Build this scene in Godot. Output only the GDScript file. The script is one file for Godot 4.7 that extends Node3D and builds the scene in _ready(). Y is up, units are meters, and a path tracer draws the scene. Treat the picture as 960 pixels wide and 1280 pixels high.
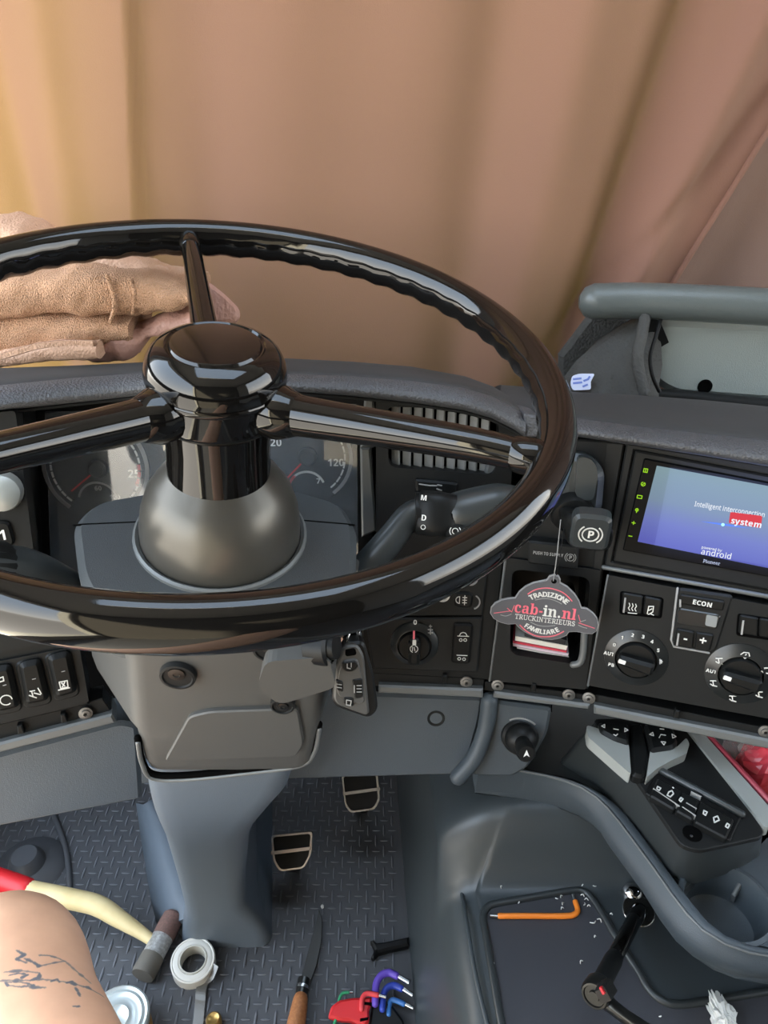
extends Node3D
# Cab of a lorry seen from the driver's seat. Metres, y up, the driver looks along -z; the origin is on the cab floor under the driver's eyes.

const EYE := Vector3(0, 1.15, 0)
const FOCAL := 930.0
const PITCH := 30.0

var M := {}
var base_of := {}
var names := {}
var rng := RandomNumberGenerator.new()

# ---------------------------------------------------------------- shapes
class Sh:
	var t := PackedVector3Array()
	var g := PackedInt32Array()
	var uv := PackedVector2Array()
	var col := PackedColorArray()
	func tri(a: Vector3, b: Vector3, c: Vector3, s: int = -1) -> void:
		t.append(a); t.append(b); t.append(c); g.append(s)
	func quad(a: Vector3, b: Vector3, c: Vector3, d: Vector3, s: int = -1) -> void:
		tri(a, b, c, s); tri(a, c, d, s)
	func fix(k: int) -> void:            # outward faces, clockwise
		if k >= t.size(): return
		var o := t[k]
		var vol := 0.0
		for i in range(k, t.size(), 3):
			vol += (t[i] - o).dot((t[i + 1] - o).cross(t[i + 2] - o))
		if vol > 0.0:
			for i in range(k, t.size(), 3):
				var x := t[i + 1]; t[i + 1] = t[i + 2]; t[i + 2] = x
	func build(off: Vector3) -> ArrayMesh:
		var st := SurfaceTool.new()
		st.begin(Mesh.PRIMITIVE_TRIANGLES)
		for i in g.size():
			st.set_smooth_group(g[i] if g[i] >= 0 else 0xFFFFFFFF)
			for j in 3:
				var k := i * 3 + j
				if uv.size() == t.size(): st.set_uv(uv[k])
				if col.size() == t.size(): st.set_color(col[k])
				st.add_vertex(t[k] - off)
		st.generate_normals()
		return st.commit()
	func box(f: Transform3D, sx: float, sy: float, z0: float, z1: float, bev: float = 0.0) -> Sh:
		var p := PackedVector2Array([Vector2(-sx, -sy), Vector2(sx, -sy), Vector2(sx, sy), Vector2(-sx, sy)])
		return plate(f, p, z0, z1, bev)
	static func inset(p: PackedVector2Array, d: float) -> PackedVector2Array:
		var q := PackedVector2Array()
		var n := p.size()
		for i in n:
			var a := (p[i] - p[(i + n - 1) % n]).normalized()
			var b := (p[(i + 1) % n] - p[i]).normalized()
			var na := Vector2(-a.y, a.x)
			var nb := Vector2(-b.y, b.x)
			var m := (na + nb)
			var l := m.length_squared()
			q.append(p[i] + (m * (2.0 * d / l) if l > 0.3 else na * d))
		return q
	static func ccw(p: PackedVector2Array) -> PackedVector2Array:
		var s := 0.0
		for i in p.size():
			s += p[i].cross(p[(i + 1) % p.size()])
		if s < 0.0:
			var q := p.duplicate()
			q.reverse()
			return q
		return p
	# a bevelled plate: outline p in the plane of f, from height z0 to z1
	func plate(f: Transform3D, pts: PackedVector2Array, z0: float, z1: float, bev: float = 0.0) -> Sh:
		var p := ccw(pts)
		var k := t.size()
		var n := p.size()
		var top := inset(p, bev) if bev > 0.0 else p
		var ix := Geometry2D.triangulate_polygon(top)
		if ix.is_empty():
			top = p
			ix = Geometry2D.triangulate_polygon(p)
		cap(f, top, ix, z1, 1.0)
		cap(f, p, Geometry2D.triangulate_polygon(p), z0, -1.0)
		for i in n:
			var j := (i + 1) % n
			quad(f * v3(p[i], z0), f * v3(p[j], z0), f * v3(p[j], z1 - bev), f * v3(p[i], z1 - bev))
			if bev > 0.0:
				quad(f * v3(p[i], z1 - bev), f * v3(p[j], z1 - bev), f * v3(top[j], z1), f * v3(top[i], z1))
		fix(k)
		return self
	func cap(f: Transform3D, p: PackedVector2Array, ix: PackedInt32Array, z: float, side: float) -> void:
		for i in range(0, ix.size(), 3):
			var a := p[ix[i]]
			var b := p[ix[i + 1]]
			var c := p[ix[i + 2]]
			if (b - a).cross(c - a) * side < 0.0: tri(f * v3(a, z), f * v3(c, z), f * v3(b, z))
			else: tri(f * v3(a, z), f * v3(b, z), f * v3(c, z))
	static func v3(p: Vector2, z: float) -> Vector3:
		return Vector3(p.x, p.y, z)
	# a plate with an opening: two outlines with the same number of points
	func ring(f: Transform3D, po: PackedVector2Array, pi: PackedVector2Array, z0: float, z1: float) -> Sh:
		var k := t.size()
		var n := po.size()
		for i in n:
			var j := (i + 1) % n
			quad(f * v3(po[i], z1), f * v3(po[j], z1), f * v3(pi[j], z1), f * v3(pi[i], z1))
			quad(f * v3(po[j], z0), f * v3(po[i], z0), f * v3(pi[i], z0), f * v3(pi[j], z0))
			quad(f * v3(po[i], z0), f * v3(po[j], z0), f * v3(po[j], z1), f * v3(po[i], z1))
			quad(f * v3(pi[j], z0), f * v3(pi[i], z0), f * v3(pi[i], z1), f * v3(pi[j], z1))
		fix(k)
		return self
	func loft(rings: Array, closed: bool = true, caps: bool = true, sm: int = 1) -> Sh:
		var k := t.size()
		var n: int = rings[0].size()
		for r in rings.size() - 1:
			var a: PackedVector3Array = rings[r]
			var b: PackedVector3Array = rings[r + 1]
			for i in (n if closed else n - 1):
				var j := (i + 1) % n
				quad(a[i], a[j], b[j], b[i], sm)
		if caps:
			for e in 2:
				var a: PackedVector3Array = rings[0] if e == 0 else rings[rings.size() - 1]
				var c := Vector3.ZERO
				for q in a: c += q / n
				for i in n:
					var j := (i + 1) % n
					if e == 0: tri(a[j], a[i], c)
					else: tri(a[i], a[j], c)
		fix(k)
		return self
	# a tube along a path; rad is one number or one per point
	func tube(path: PackedVector3Array, rad: Variant, sides: int = 12, closed: bool = false, round_ends: bool = true) -> Sh:
		var n := path.size()
		var rings := []
		var tan0 := ((path[1] - path[0]) if not closed else (path[1] - path[n - 1])).normalized()
		var up := Vector3.UP if absf(tan0.y) < 0.9 else Vector3.RIGHT
		var a := up.cross(tan0).normalized()
		for i in n:
			var tg: Vector3
			if closed: tg = (path[(i + 1) % n] - path[(i + n - 1) % n]).normalized()
			else: tg = (path[mini(i + 1, n - 1)] - path[maxi(i - 1, 0)]).normalized()
			a = (a - tg * a.dot(tg)).normalized()
			var b := tg.cross(a)
			var r: float = rad[i] if rad is Array or rad is PackedFloat32Array else rad
			var ends := []
			if not closed and round_ends and i == 0: ends = [[-0.8, 0.35], [-0.5, 0.8]]
			for e in ends: rings.append(circ(path[i] + tg * e[0] * r, a, b, r * e[1], sides))
			rings.append(circ(path[i], a, b, r, sides))
			if not closed and round_ends and i == n - 1:
				for e in [[0.5, 0.8], [0.8, 0.35]]: rings.append(circ(path[i] + tg * e[0] * r, a, b, r * e[1], sides))
		if closed: rings.append(rings[0])
		return loft(rings, true, not closed)
	static func circ(c: Vector3, a: Vector3, b: Vector3, r: float, n: int) -> PackedVector3Array:
		var q := PackedVector3Array()
		for i in n:
			var w := TAU * i / n
			q.append(c + (a * cos(w) + b * sin(w)) * r)
		return q
	# turned shape: profile points are (radius, height along the axis z of f)
	func lathe(f: Transform3D, prof: Array, n: int = 32) -> Sh:
		var k := t.size()
		var s := 1
		for i in prof.size() - 1:
			var p: Vector2 = prof[i]
			var q: Vector2 = prof[i + 1]
			if i > 0:
				var o: Vector2 = prof[i - 1]
				if (p - o).normalized().dot((q - p).normalized()) < 0.8: s += 1
			for j in n:
				var w := TAU * j / n
				var x := TAU * (j + 1) / n
				var a := f * Vector3(p.x * cos(w), p.x * sin(w), p.y)
				var b := f * Vector3(p.x * cos(x), p.x * sin(x), p.y)
				var c := f * Vector3(q.x * cos(x), q.x * sin(x), q.y)
				var d := f * Vector3(q.x * cos(w), q.x * sin(w), q.y)
				if p.x < 1e-6: tri(a, c, d, s)
				elif q.x < 1e-6: tri(a, b, c, s)
				else: quad(a, b, c, d, s)
		fix(k)
		return self
	# flat strokes of width w along polylines in the plane of f
	func strokes(f: Transform3D, lines: Array, w: float, z0: float, z1: float) -> Sh:
		for l in lines:
			for i in l.size() - 1:
				var a: Vector2 = l[i]
				var b: Vector2 = l[i + 1]
				if a.distance_to(b) < 1e-6: continue
				var d := (b - a).normalized()
				var m := Vector2(-d.y, d.x) * w * 0.5
				var e := d * w * 0.3
				plate(f, PackedVector2Array([a - m - e, b - m + e, b + m + e, a + m - e]), z0, z1)
		return self
	# a box between two points
	func bar(a: Vector3, b: Vector3, up: Vector3, w: float, h: float, bev: float = 0.0) -> Sh:
		var d := (b - a).normalized()
		var s := d.cross(up).normalized()
		var u := s.cross(d).normalized()
		var f := Transform3D(Basis(s, u, -d), a)
		var p := PackedVector2Array([Vector2(-w, -h) / 2, Vector2(w, -h) / 2, Vector2(w, h) / 2, Vector2(-w, h) / 2])
		return plate(f, p, -a.distance_to(b), 0.0, bev)

func sh() -> Sh:
	return Sh.new()

# ---------------------------------------------------------------- places
func ray(px: float, py: float) -> Vector3:
	var cx := (px - 480.0) / FOCAL
	var cy := (640.0 - py) / FOCAL
	var p := deg_to_rad(PITCH)
	return Vector3(cx, cy * cos(p) - sin(p), -(cos(p) + cy * sin(p)))
func at(px: float, py: float, d: float) -> Vector3:
	return EYE + ray(px, py) * d
func at_y(px: float, py: float, y: float) -> Vector3:
	var r := ray(px, py)
	return EYE + r * ((y - EYE.y) / r.y)
func at_z(px: float, py: float, z: float) -> Vector3:
	var r := ray(px, py)
	return EYE + r * (z / r.z)
func x_at(px: float, y: float, z: float) -> float:                # where a line of sight meets the height y and depth z
	return (px - 480.0) / FOCAL * (-z * cos(deg_to_rad(PITCH)) + (EYE.y - y) * sin(deg_to_rad(PITCH)))
func fr(pt: Vector3, yaw: float, tilt: float) -> Transform3D:   # a plane that faces the driver
	var a := deg_to_rad(yaw)
	var t := deg_to_rad(tilt)
	var n := Vector3(-sin(a) * cos(t), sin(t), cos(a) * cos(t))
	var u := Vector3(cos(a), 0, sin(a))
	return Transform3D(Basis(u, n.cross(u), n), pt)
func flat(y: float) -> Transform3D:                             # a level plane
	return Transform3D(Basis(Vector3.RIGHT, Vector3.FORWARD, Vector3.UP), Vector3(0, y, 0))
func aim(o: Vector3, axis: Vector3, side: Vector3 = Vector3.RIGHT) -> Transform3D:  # z along the axis
	var n := axis.normalized()
	var u := (side - n * side.dot(n)).normalized()
	return Transform3D(Basis(u, n.cross(u), n), o)
func on(f: Transform3D, px: float, py: float, off: float = 0.0) -> Vector3:
	var r := ray(px, py)
	var n := f.basis.z
	return EYE + r * ((f.origin + n * off - EYE).dot(n) / r.dot(n))
func loc(f: Transform3D, px: float, py: float, off: float = 0.0) -> Vector2:
	var p := f.affine_inverse() * on(f, px, py, off)
	return Vector2(p.x, p.y)
func locs(f: Transform3D, a: Array, off: float = 0.0) -> PackedVector2Array:
	var q := PackedVector2Array()
	for i in range(0, a.size(), 2): q.append(loc(f, a[i], a[i + 1], off))
	return q
func rnd(p: PackedVector2Array, r: float, k: int = 4) -> PackedVector2Array:   # rounded corners
	if r <= 0.0: return p
	var q := PackedVector2Array()
	var n := p.size()
	for i in n:
		var a := p[(i + n - 1) % n] - p[i]
		var b := p[(i + 1) % n] - p[i]
		var d := minf(r, 0.48 * minf(a.length(), b.length()))
		var s := p[i] + a.normalized() * d
		var e := p[i] + b.normalized() * d
		for j in k + 1:
			var w := float(j) / k
			q.append(s * (1 - w) * (1 - w) + p[i] * 2 * w * (1 - w) + e * w * w)
	return q
func slab(f: Transform3D, a: Array, z0: float, z1: float, bev: float = 0.0008, r: float = 0.0, s: Sh = null) -> Sh:
	if s == null: s = Sh.new()
	return s.plate(f, rnd(locs(f, a, z1), r), z0, z1, bev)
func disc(c: Vector2, r: float, n: int = 28) -> PackedVector2Array:
	var q := PackedVector2Array()
	for i in n: q.append(c + Vector2(cos(TAU * i / n), sin(TAU * i / n)) * r)
	return q
func arc(c: Vector2, r: float, a0: float, a1: float, n: int = 16) -> Array:
	var q := []
	for i in n + 1:
		var w := deg_to_rad(lerpf(a0, a1, float(i) / n))
		q.append(c + Vector2(cos(w), sin(w)) * r)
	return q
func crv(p: Array, n: int = 6, closed: bool = false) -> PackedVector3Array:     # smooth curve through points
	var q := PackedVector3Array()
	var m := p.size()
	for i in (m if closed else m - 1):
		var a: Vector3 = p[(i + m - 1) % m] if closed else p[maxi(i - 1, 0)]
		var b: Vector3 = p[i]
		var c: Vector3 = p[(i + 1) % m]
		var d: Vector3 = p[(i + 2) % m] if closed else p[mini(i + 2, m - 1)]
		for j in n: q.append(b.cubic_interpolate(c, a, d, float(j) / n))
	if not closed: q.append(p[m - 1])
	return q
func pxl(f: Transform3D, lines: Array, off: float = 0.0) -> Array:             # polylines given as flat lists
	var q := []
	for l in lines: q.append(Array(locs(f, l, off)))
	return q

# ---------------------------------------------------------------- objects
func numbered(n: String) -> String:
	names[n] = names.get(n, -1) + 1
	return n if names[n] == 0 else "%s_%03d" % [n, names[n]]
func thing(called: String, label: String, category: String, where: Vector3, group := "") -> Node3D:
	var o := Node3D.new()
	o.name = numbered(called)
	o.position = where
	o.set_meta("label", label)
	o.set_meta("category", category)
	if group: o.set_meta("group", group)
	add_child(o, true)
	base_of[o] = where
	return o
func obj(called: String, s: Sh, m: Material, parent: Node = null, label := "") -> MeshInstance3D:
	var o := MeshInstance3D.new()
	o.name = called if parent else numbered(called)
	var b: Vector3 = base_of[parent] if parent else Vector3.ZERO
	o.mesh = s.build(b)
	o.mesh.surface_set_material(0, m)
	(parent if parent else self).add_child(o, true)
	base_of[o] = b
	if label: o.set_meta("label", label)
	return o
func single(called: String, s: Sh, m: Material, label: String, category: String, group := "") -> MeshInstance3D:
	var o := obj(called, s, m)
	o.set_meta("label", label)
	o.set_meta("category", category)
	if group: o.set_meta("group", group)
	return o
func structure(called: String, s: Sh, m: Material, parent: Node = null) -> MeshInstance3D:
	var o := obj(called, s, m, parent)
	if parent == null: o.set_meta("kind", "structure")
	return o
func words(text: String, f: Transform3D, p: Vector2, off: float, h: float, m: Material, parent: Node, ang := 0.0, face := "Droid Sans", weight := 700, squeeze := 1.0) -> MeshInstance3D:
	var t := TextMesh.new()
	var sf := SystemFont.new()
	sf.font_names = PackedStringArray([face])
	sf.font_weight = weight
	t.font = sf
	t.text = text
	t.font_size = 32
	t.pixel_size = h / (32 * 0.72)
	t.depth = 0.0005
	t.curve_step = 2.0
	t.material = m
	var o := MeshInstance3D.new()
	o.name = "lettering"
	o.mesh = t
	var b := f.basis * Basis(Vector3(0, 0, 1), ang) * Basis.from_scale(Vector3(squeeze, 1, 1))
	o.transform = Transform3D(b, f * Vector3(p.x, p.y, off) - base_of[parent])
	parent.add_child(o, true)
	return o
func label_px(text: String, f: Transform3D, px: float, py: float, off: float, h: float, m: Material, parent: Node, ang := 0.0, weight := 700) -> MeshInstance3D:
	return words(text, f, loc(f, px, py, off), off, h, m, parent, ang, "Droid Sans", weight)
func symbol(f: Transform3D, lines: Array, off: float, w: float, m: Material, parent: Node) -> MeshInstance3D:
	return obj("symbol", sh().strokes(f, pxl(f, lines, off), w, off - 0.0003, off + 0.0002), m, parent)
func screw(p: Vector3, axis: Vector3, r: float, parent: Node, m: Material) -> void:
	var f := aim(p, axis)
	var o := obj("screw", sh().lathe(f, [Vector2(0, -.002), Vector2(r * 1.5, -.002), Vector2(r * 1.5, 0.0), Vector2(r, .0004), Vector2(r * .95, .0018), Vector2(r * .45, .0022), Vector2(r * .4, .0012), Vector2(0, .0012)], 20), m, parent)
	var l := []
	for i in 3: l.append([Vector2(cos(i * PI / 3), sin(i * PI / 3)) * r * .35, -Vector2(cos(i * PI / 3), sin(i * PI / 3)) * r * .35])
	obj("socket", sh().strokes(f, l, r * .2, .0011, .0014), M.black, o)

# ---------------------------------------------------------------- materials
func noise_tex(freq: float, seed_: int, normal := true, strength := 4.0, size := 256, type := FastNoiseLite.TYPE_SIMPLEX_SMOOTH, ramp: Gradient = null) -> NoiseTexture2D:
	var n := FastNoiseLite.new()
	n.noise_type = type
	n.frequency = freq
	n.seed = seed_
	var t := NoiseTexture2D.new()
	t.width = size
	t.height = size
	t.seamless = true
	t.noise = n
	t.as_normal_map = normal
	if normal: t.bump_strength = strength
	if ramp: t.color_ramp = ramp
	return t
func mat(c: Color, rough: float, metal := 0.0, bump: Texture2D = null, scale := 20.0, amount := 0.5) -> StandardMaterial3D:
	var m := StandardMaterial3D.new()
	m.albedo_color = c
	m.roughness = rough
	m.metallic = metal
	if bump:
		m.normal_enabled = true
		m.normal_texture = bump
		m.normal_scale = amount
		m.uv1_triplanar = true
		m.uv1_world_triplanar = true
		m.uv1_scale = Vector3.ONE * scale
	return m
func tinted(m: StandardMaterial3D, a: Color, b: Color, freq: float, seed_: int, scale: float) -> StandardMaterial3D:
	var g := Gradient.new()
	g.set_color(0, a)
	g.set_color(1, b)
	m.albedo_color = Color.WHITE
	m.albedo_texture = noise_tex(freq, seed_, false, 1, 256, FastNoiseLite.TYPE_SIMPLEX_SMOOTH, g)
	m.uv1_triplanar = true
	m.uv1_world_triplanar = true
	m.uv1_scale = Vector3.ONE * scale
	return m
func glow(c: Color, e: float) -> StandardMaterial3D:
	var m := mat(c.darkened(0.85), 0.4)
	m.metallic_specular = 0.2
	m.emission_enabled = true
	m.emission = c
	m.emission_energy_multiplier = e
	return m

func make_materials() -> void:
	var grain := noise_tex(0.09, 3, true, 6.0, 256, FastNoiseLite.TYPE_CELLULAR)
	var fine := noise_tex(0.2, 5, true, 3.0)
	var cloth := noise_tex(0.12, 9, true, 8.0)
	M.grain = grain
	M.gloss = mat(Color8(13, 12, 11), 0.05)
	M.boot = mat(Color8(82, 80, 75), 0.33, 0.5)
	M.leather = mat(Color8(74, 75, 78), 0.5, 0.0, grain, 18.0, 1.2)
	M.soft = mat(Color8(50, 50, 50), 0.75, 0.0, fine, 25.0, 0.3)
	M.panel = mat(Color8(31, 32, 32), 0.48, 0.0, fine, 30.0, 0.15)
	M.panel_dark = mat(Color8(27, 28, 28), 0.5)
	M.button = mat(Color8(22, 23, 23), 0.38)
	M.grey = mat(Color8(74, 81, 87), 0.55, 0.0, grain, 40.0, 0.35)
	M.column = mat(Color8(56, 60, 62), 0.6, 0.0, grain, 45.0, 0.4)
	M.lower = mat(Color8(66, 66, 64), 0.5, 0.0, fine, 35.0, 0.2)
	M.pedestal = mat(Color8(92, 101, 110), 0.5, 0.0, grain, 45.0, 0.4)
	M.tunnel = mat(Color8(58, 64, 67), 0.38, 0.0, fine, 25.0, 0.15)
	M.tray = mat(Color8(54, 55, 60), 0.6, 0.0, fine, 30.0, 0.3)
	M.console = mat(Color8(60, 68, 74), 0.5, 0.0, grain, 40.0, 0.3)
	M.satin = mat(Color8(46, 50, 51), 0.32)
	M.mat = mat(Color8(70, 71, 74), 0.5, 0.0, fine, 20.0, 0.3)
	M.black = mat(Color8(18, 18, 18), 0.5)
	M.gap = mat(Color8(10, 10, 10), 0.9)
	M.gap.metallic_specular = 0.05
	M.ring = mat(Color8(30, 32, 32), 0.3)
	M.slat = mat(Color8(118, 120, 120), 0.45)  # paler than the vent's plastic: the light on the slats is in it
	M.screw = mat(Color8(120, 120, 118), 0.45, 0.8)
	M.silver = mat(Color8(168, 172, 168), 0.35, 0.35)
	M.steel = mat(Color8(190, 190, 188), 0.25, 1.0)
	M.dark_steel = mat(Color8(70, 70, 68), 0.28, 0.9)
	M.chrome = mat(Color8(215, 215, 215), 0.08, 1.0)
	M.trim = mat(Color8(98, 101, 101), 0.4, 0.2)
	M.white = mat(Color8(215, 215, 210), 0.6)
	M.dim_white = mat(Color8(150, 150, 148), 0.6)
	M.red = mat(Color8(200, 30, 36), 0.45)
	M.pink = mat(Color8(232, 110, 125), 0.55)
	M.tag = mat(Color8(84, 84, 88), 0.6)
	M.wall = mat(Color8(150, 150, 148), 0.8)
	M.back = mat(Color8(62, 60, 58), 0.9)
	M.roof = mat(Color8(168, 167, 163), 0.9)
	M.curtain = mat(Color8(119, 85, 71), 0.85, 0.0, cloth, 16.0, 0.10)
	M.curtain.backlight_enabled = true
	M.curtain.backlight = Color8(72, 62, 32)
	M.curtain_grey = mat(Color8(116, 93, 83), 0.85, 0.0, cloth, 16.0, 0.10)
	M.curtain_grey.backlight_enabled = true
	M.curtain_grey.backlight = Color8(60, 46, 36)
	M.fleece = mat(Color8(182, 140, 108), 1.0, 0.0, noise_tex(0.15, 21, true, 14.0), 14.0, 1.0)
	M.fleece.rim_enabled = true
	M.fleece.rim = 0.5
	M.lining = mat(Color8(172, 132, 118), 0.55, 0.0, cloth, 6.0, 0.3)
	M.hem = mat(Color8(190, 152, 126), 0.8, 0.0, cloth, 10.0, 0.5)
	M.zip = mat(Color8(132, 98, 76), 0.7)
	M.foam = mat(Color8(84, 90, 89), 0.28, 0.0, fine, 18.0, 0.4)
	M.box_grey = mat(Color8(140, 148, 145), 0.45, 0.0, grain, 30.0, 0.3)
	M.dark_cloth = mat(Color8(62, 62, 60), 0.9, 0.0, cloth, 8.0, 0.4)
	M.glass = mat(Color(0.9, 0.95, 1.0, 0.06), 0.03)
	M.glass.transparency = BaseMaterial3D.TRANSPARENCY_ALPHA
	M.clear_film = mat(Color(1.0, 0.95, 0.95, 0.18), 0.08)
	M.clear_film.transparency = BaseMaterial3D.TRANSPARENCY_ALPHA
	M.skin = mat(Color.WHITE, 0.5)
	M.orange = mat(Color8(232, 128, 40), 0.4)
	M.wood = tinted(mat(Color.WHITE, 0.5), Color8(206, 182, 128), Color8(226, 206, 156), 0.02, 4, 4.0)
	M.knife_wood = tinted(mat(Color.WHITE, 0.5), Color8(140, 84, 46), Color8(186, 126, 78), 0.06, 14, 12.0)
	M.tape = mat(Color8(190, 186, 174), 0.5)
	M.tape_side = mat(Color8(206, 203, 194), 0.7)
	for k in [M.panel, M.panel_dark, M.button, M.black]: k.metallic_specular = 0.3
	M.red_glow = glow(Color8(255, 30, 40), 0.6)

# ---------------------------------------------------------------- planes of the dashboard
const TILT := 12.0
var R3: Transform3D
var R2: Transform3D
var R1: Transform3D
var CC: Transform3D
var LL: Transform3D
var WH: Transform3D    # plane of the steering wheel's rim

func make_planes() -> void:
	R3 = fr(at(850, 800, 0.70), 20, TILT)
	R2 = fr(on(R3, 742, 780), 11.4, TILT)
	R1 = fr(on(R2, 622, 780), 3.3, TILT)
	CC = fr(on(R1, 480, 700), 0, TILT)
	LL = fr(at(110, 840, 0.69), -19, TILT)
	var ax := Vector3(0.114, 0.979, 0.165).normalized()
	WH = aim(at(270, 455, 0.519), ax)

func _ready() -> void:
	rng.seed = 7
	var cam := Camera3D.new()
	cam.name = "camera"
	cam.position = EYE
	cam.rotation_degrees = Vector3(-PITCH, 0, 0)
	cam.fov = rad_to_deg(2.0 * atan(640.0 / FOCAL))
	cam.near = 0.02
	add_child(cam)
	cam.current = true
	var env := Environment.new()
	var sky := Sky.new()
	var ps := ProceduralSkyMaterial.new()
	ps.sky_top_color = Color8(170, 188, 208)
	ps.sky_horizon_color = Color8(240, 237, 228)
	ps.sky_curve = 0.22
	ps.ground_horizon_color = Color8(214, 208, 196)
	ps.ground_bottom_color = Color8(176, 170, 160)
	ps.sky_energy_multiplier = 1.0
	sky.sky_material = ps
	env.background_mode = Environment.BG_SKY
	env.sky = sky
	env.background_energy_multiplier = 4.0
	env.ambient_light_source = Environment.AMBIENT_SOURCE_SKY
	env.tonemap_mode = Environment.TONE_MAPPER_LINEAR
	env.tonemap_exposure = 2.75
	env.sdfgi_enabled = true
	env.ssao_enabled = true
	env.ssil_enabled = true
	var we := WorldEnvironment.new()
	we.name = "world"
	we.environment = env
	add_child(we)
	var sun := DirectionalLight3D.new()
	sun.name = "sun"
	sun.light_color = Color8(255, 240, 205)
	sun.light_energy = 11.0
	sun.light_angular_distance = 4.0
	sun.shadow_enabled = true
	sun.look_at_from_position(Vector3(-1.0, 1.3, -2.0), Vector3.ZERO)
	add_child(sun)

	make_materials()
	make_planes()
	build_cab()
	build_curtains()
	build_dashboard()
	build_cluster()
	build_right_console()
	build_pocket()
	build_light_panel()
	build_vent()
	build_left_panel()
	build_column()
	build_wheel()
	build_stalks()
	build_key()
	build_tunnel()
	build_centre_console()
	build_pedals()
	build_tray_top()
	build_jacket()
	build_freshener()
	build_person()
	build_floor_tools()
	build_tunnel_tools()

# ---------------------------------------------------------------- the cab
func block(s: Sh, a: Vector3, b: Vector3) -> void:
	var f := Transform3D(Basis(), (a + b) / 2)
	var h := (b - a).abs() / 2
	s.box(f, h.x, h.y, -h.z, h.z)

func wall_with_opening(s: Sh, a: Vector3, b: Vector3, lo: Vector3, hi: Vector3) -> void:   # opening from lo to hi, through the wall's thickness
	block(s, a, Vector3(b.x, lo.y, b.z))
	block(s, Vector3(a.x, hi.y, a.z), b)
	if b.z - a.z > b.x - a.x:
		block(s, Vector3(a.x, lo.y, a.z), Vector3(b.x, hi.y, lo.z))
		block(s, Vector3(a.x, lo.y, hi.z), Vector3(b.x, hi.y, b.z))
	else:
		block(s, Vector3(a.x, lo.y, a.z), Vector3(lo.x, hi.y, b.z))
		block(s, Vector3(hi.x, lo.y, a.z), Vector3(b.x, hi.y, b.z))

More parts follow.
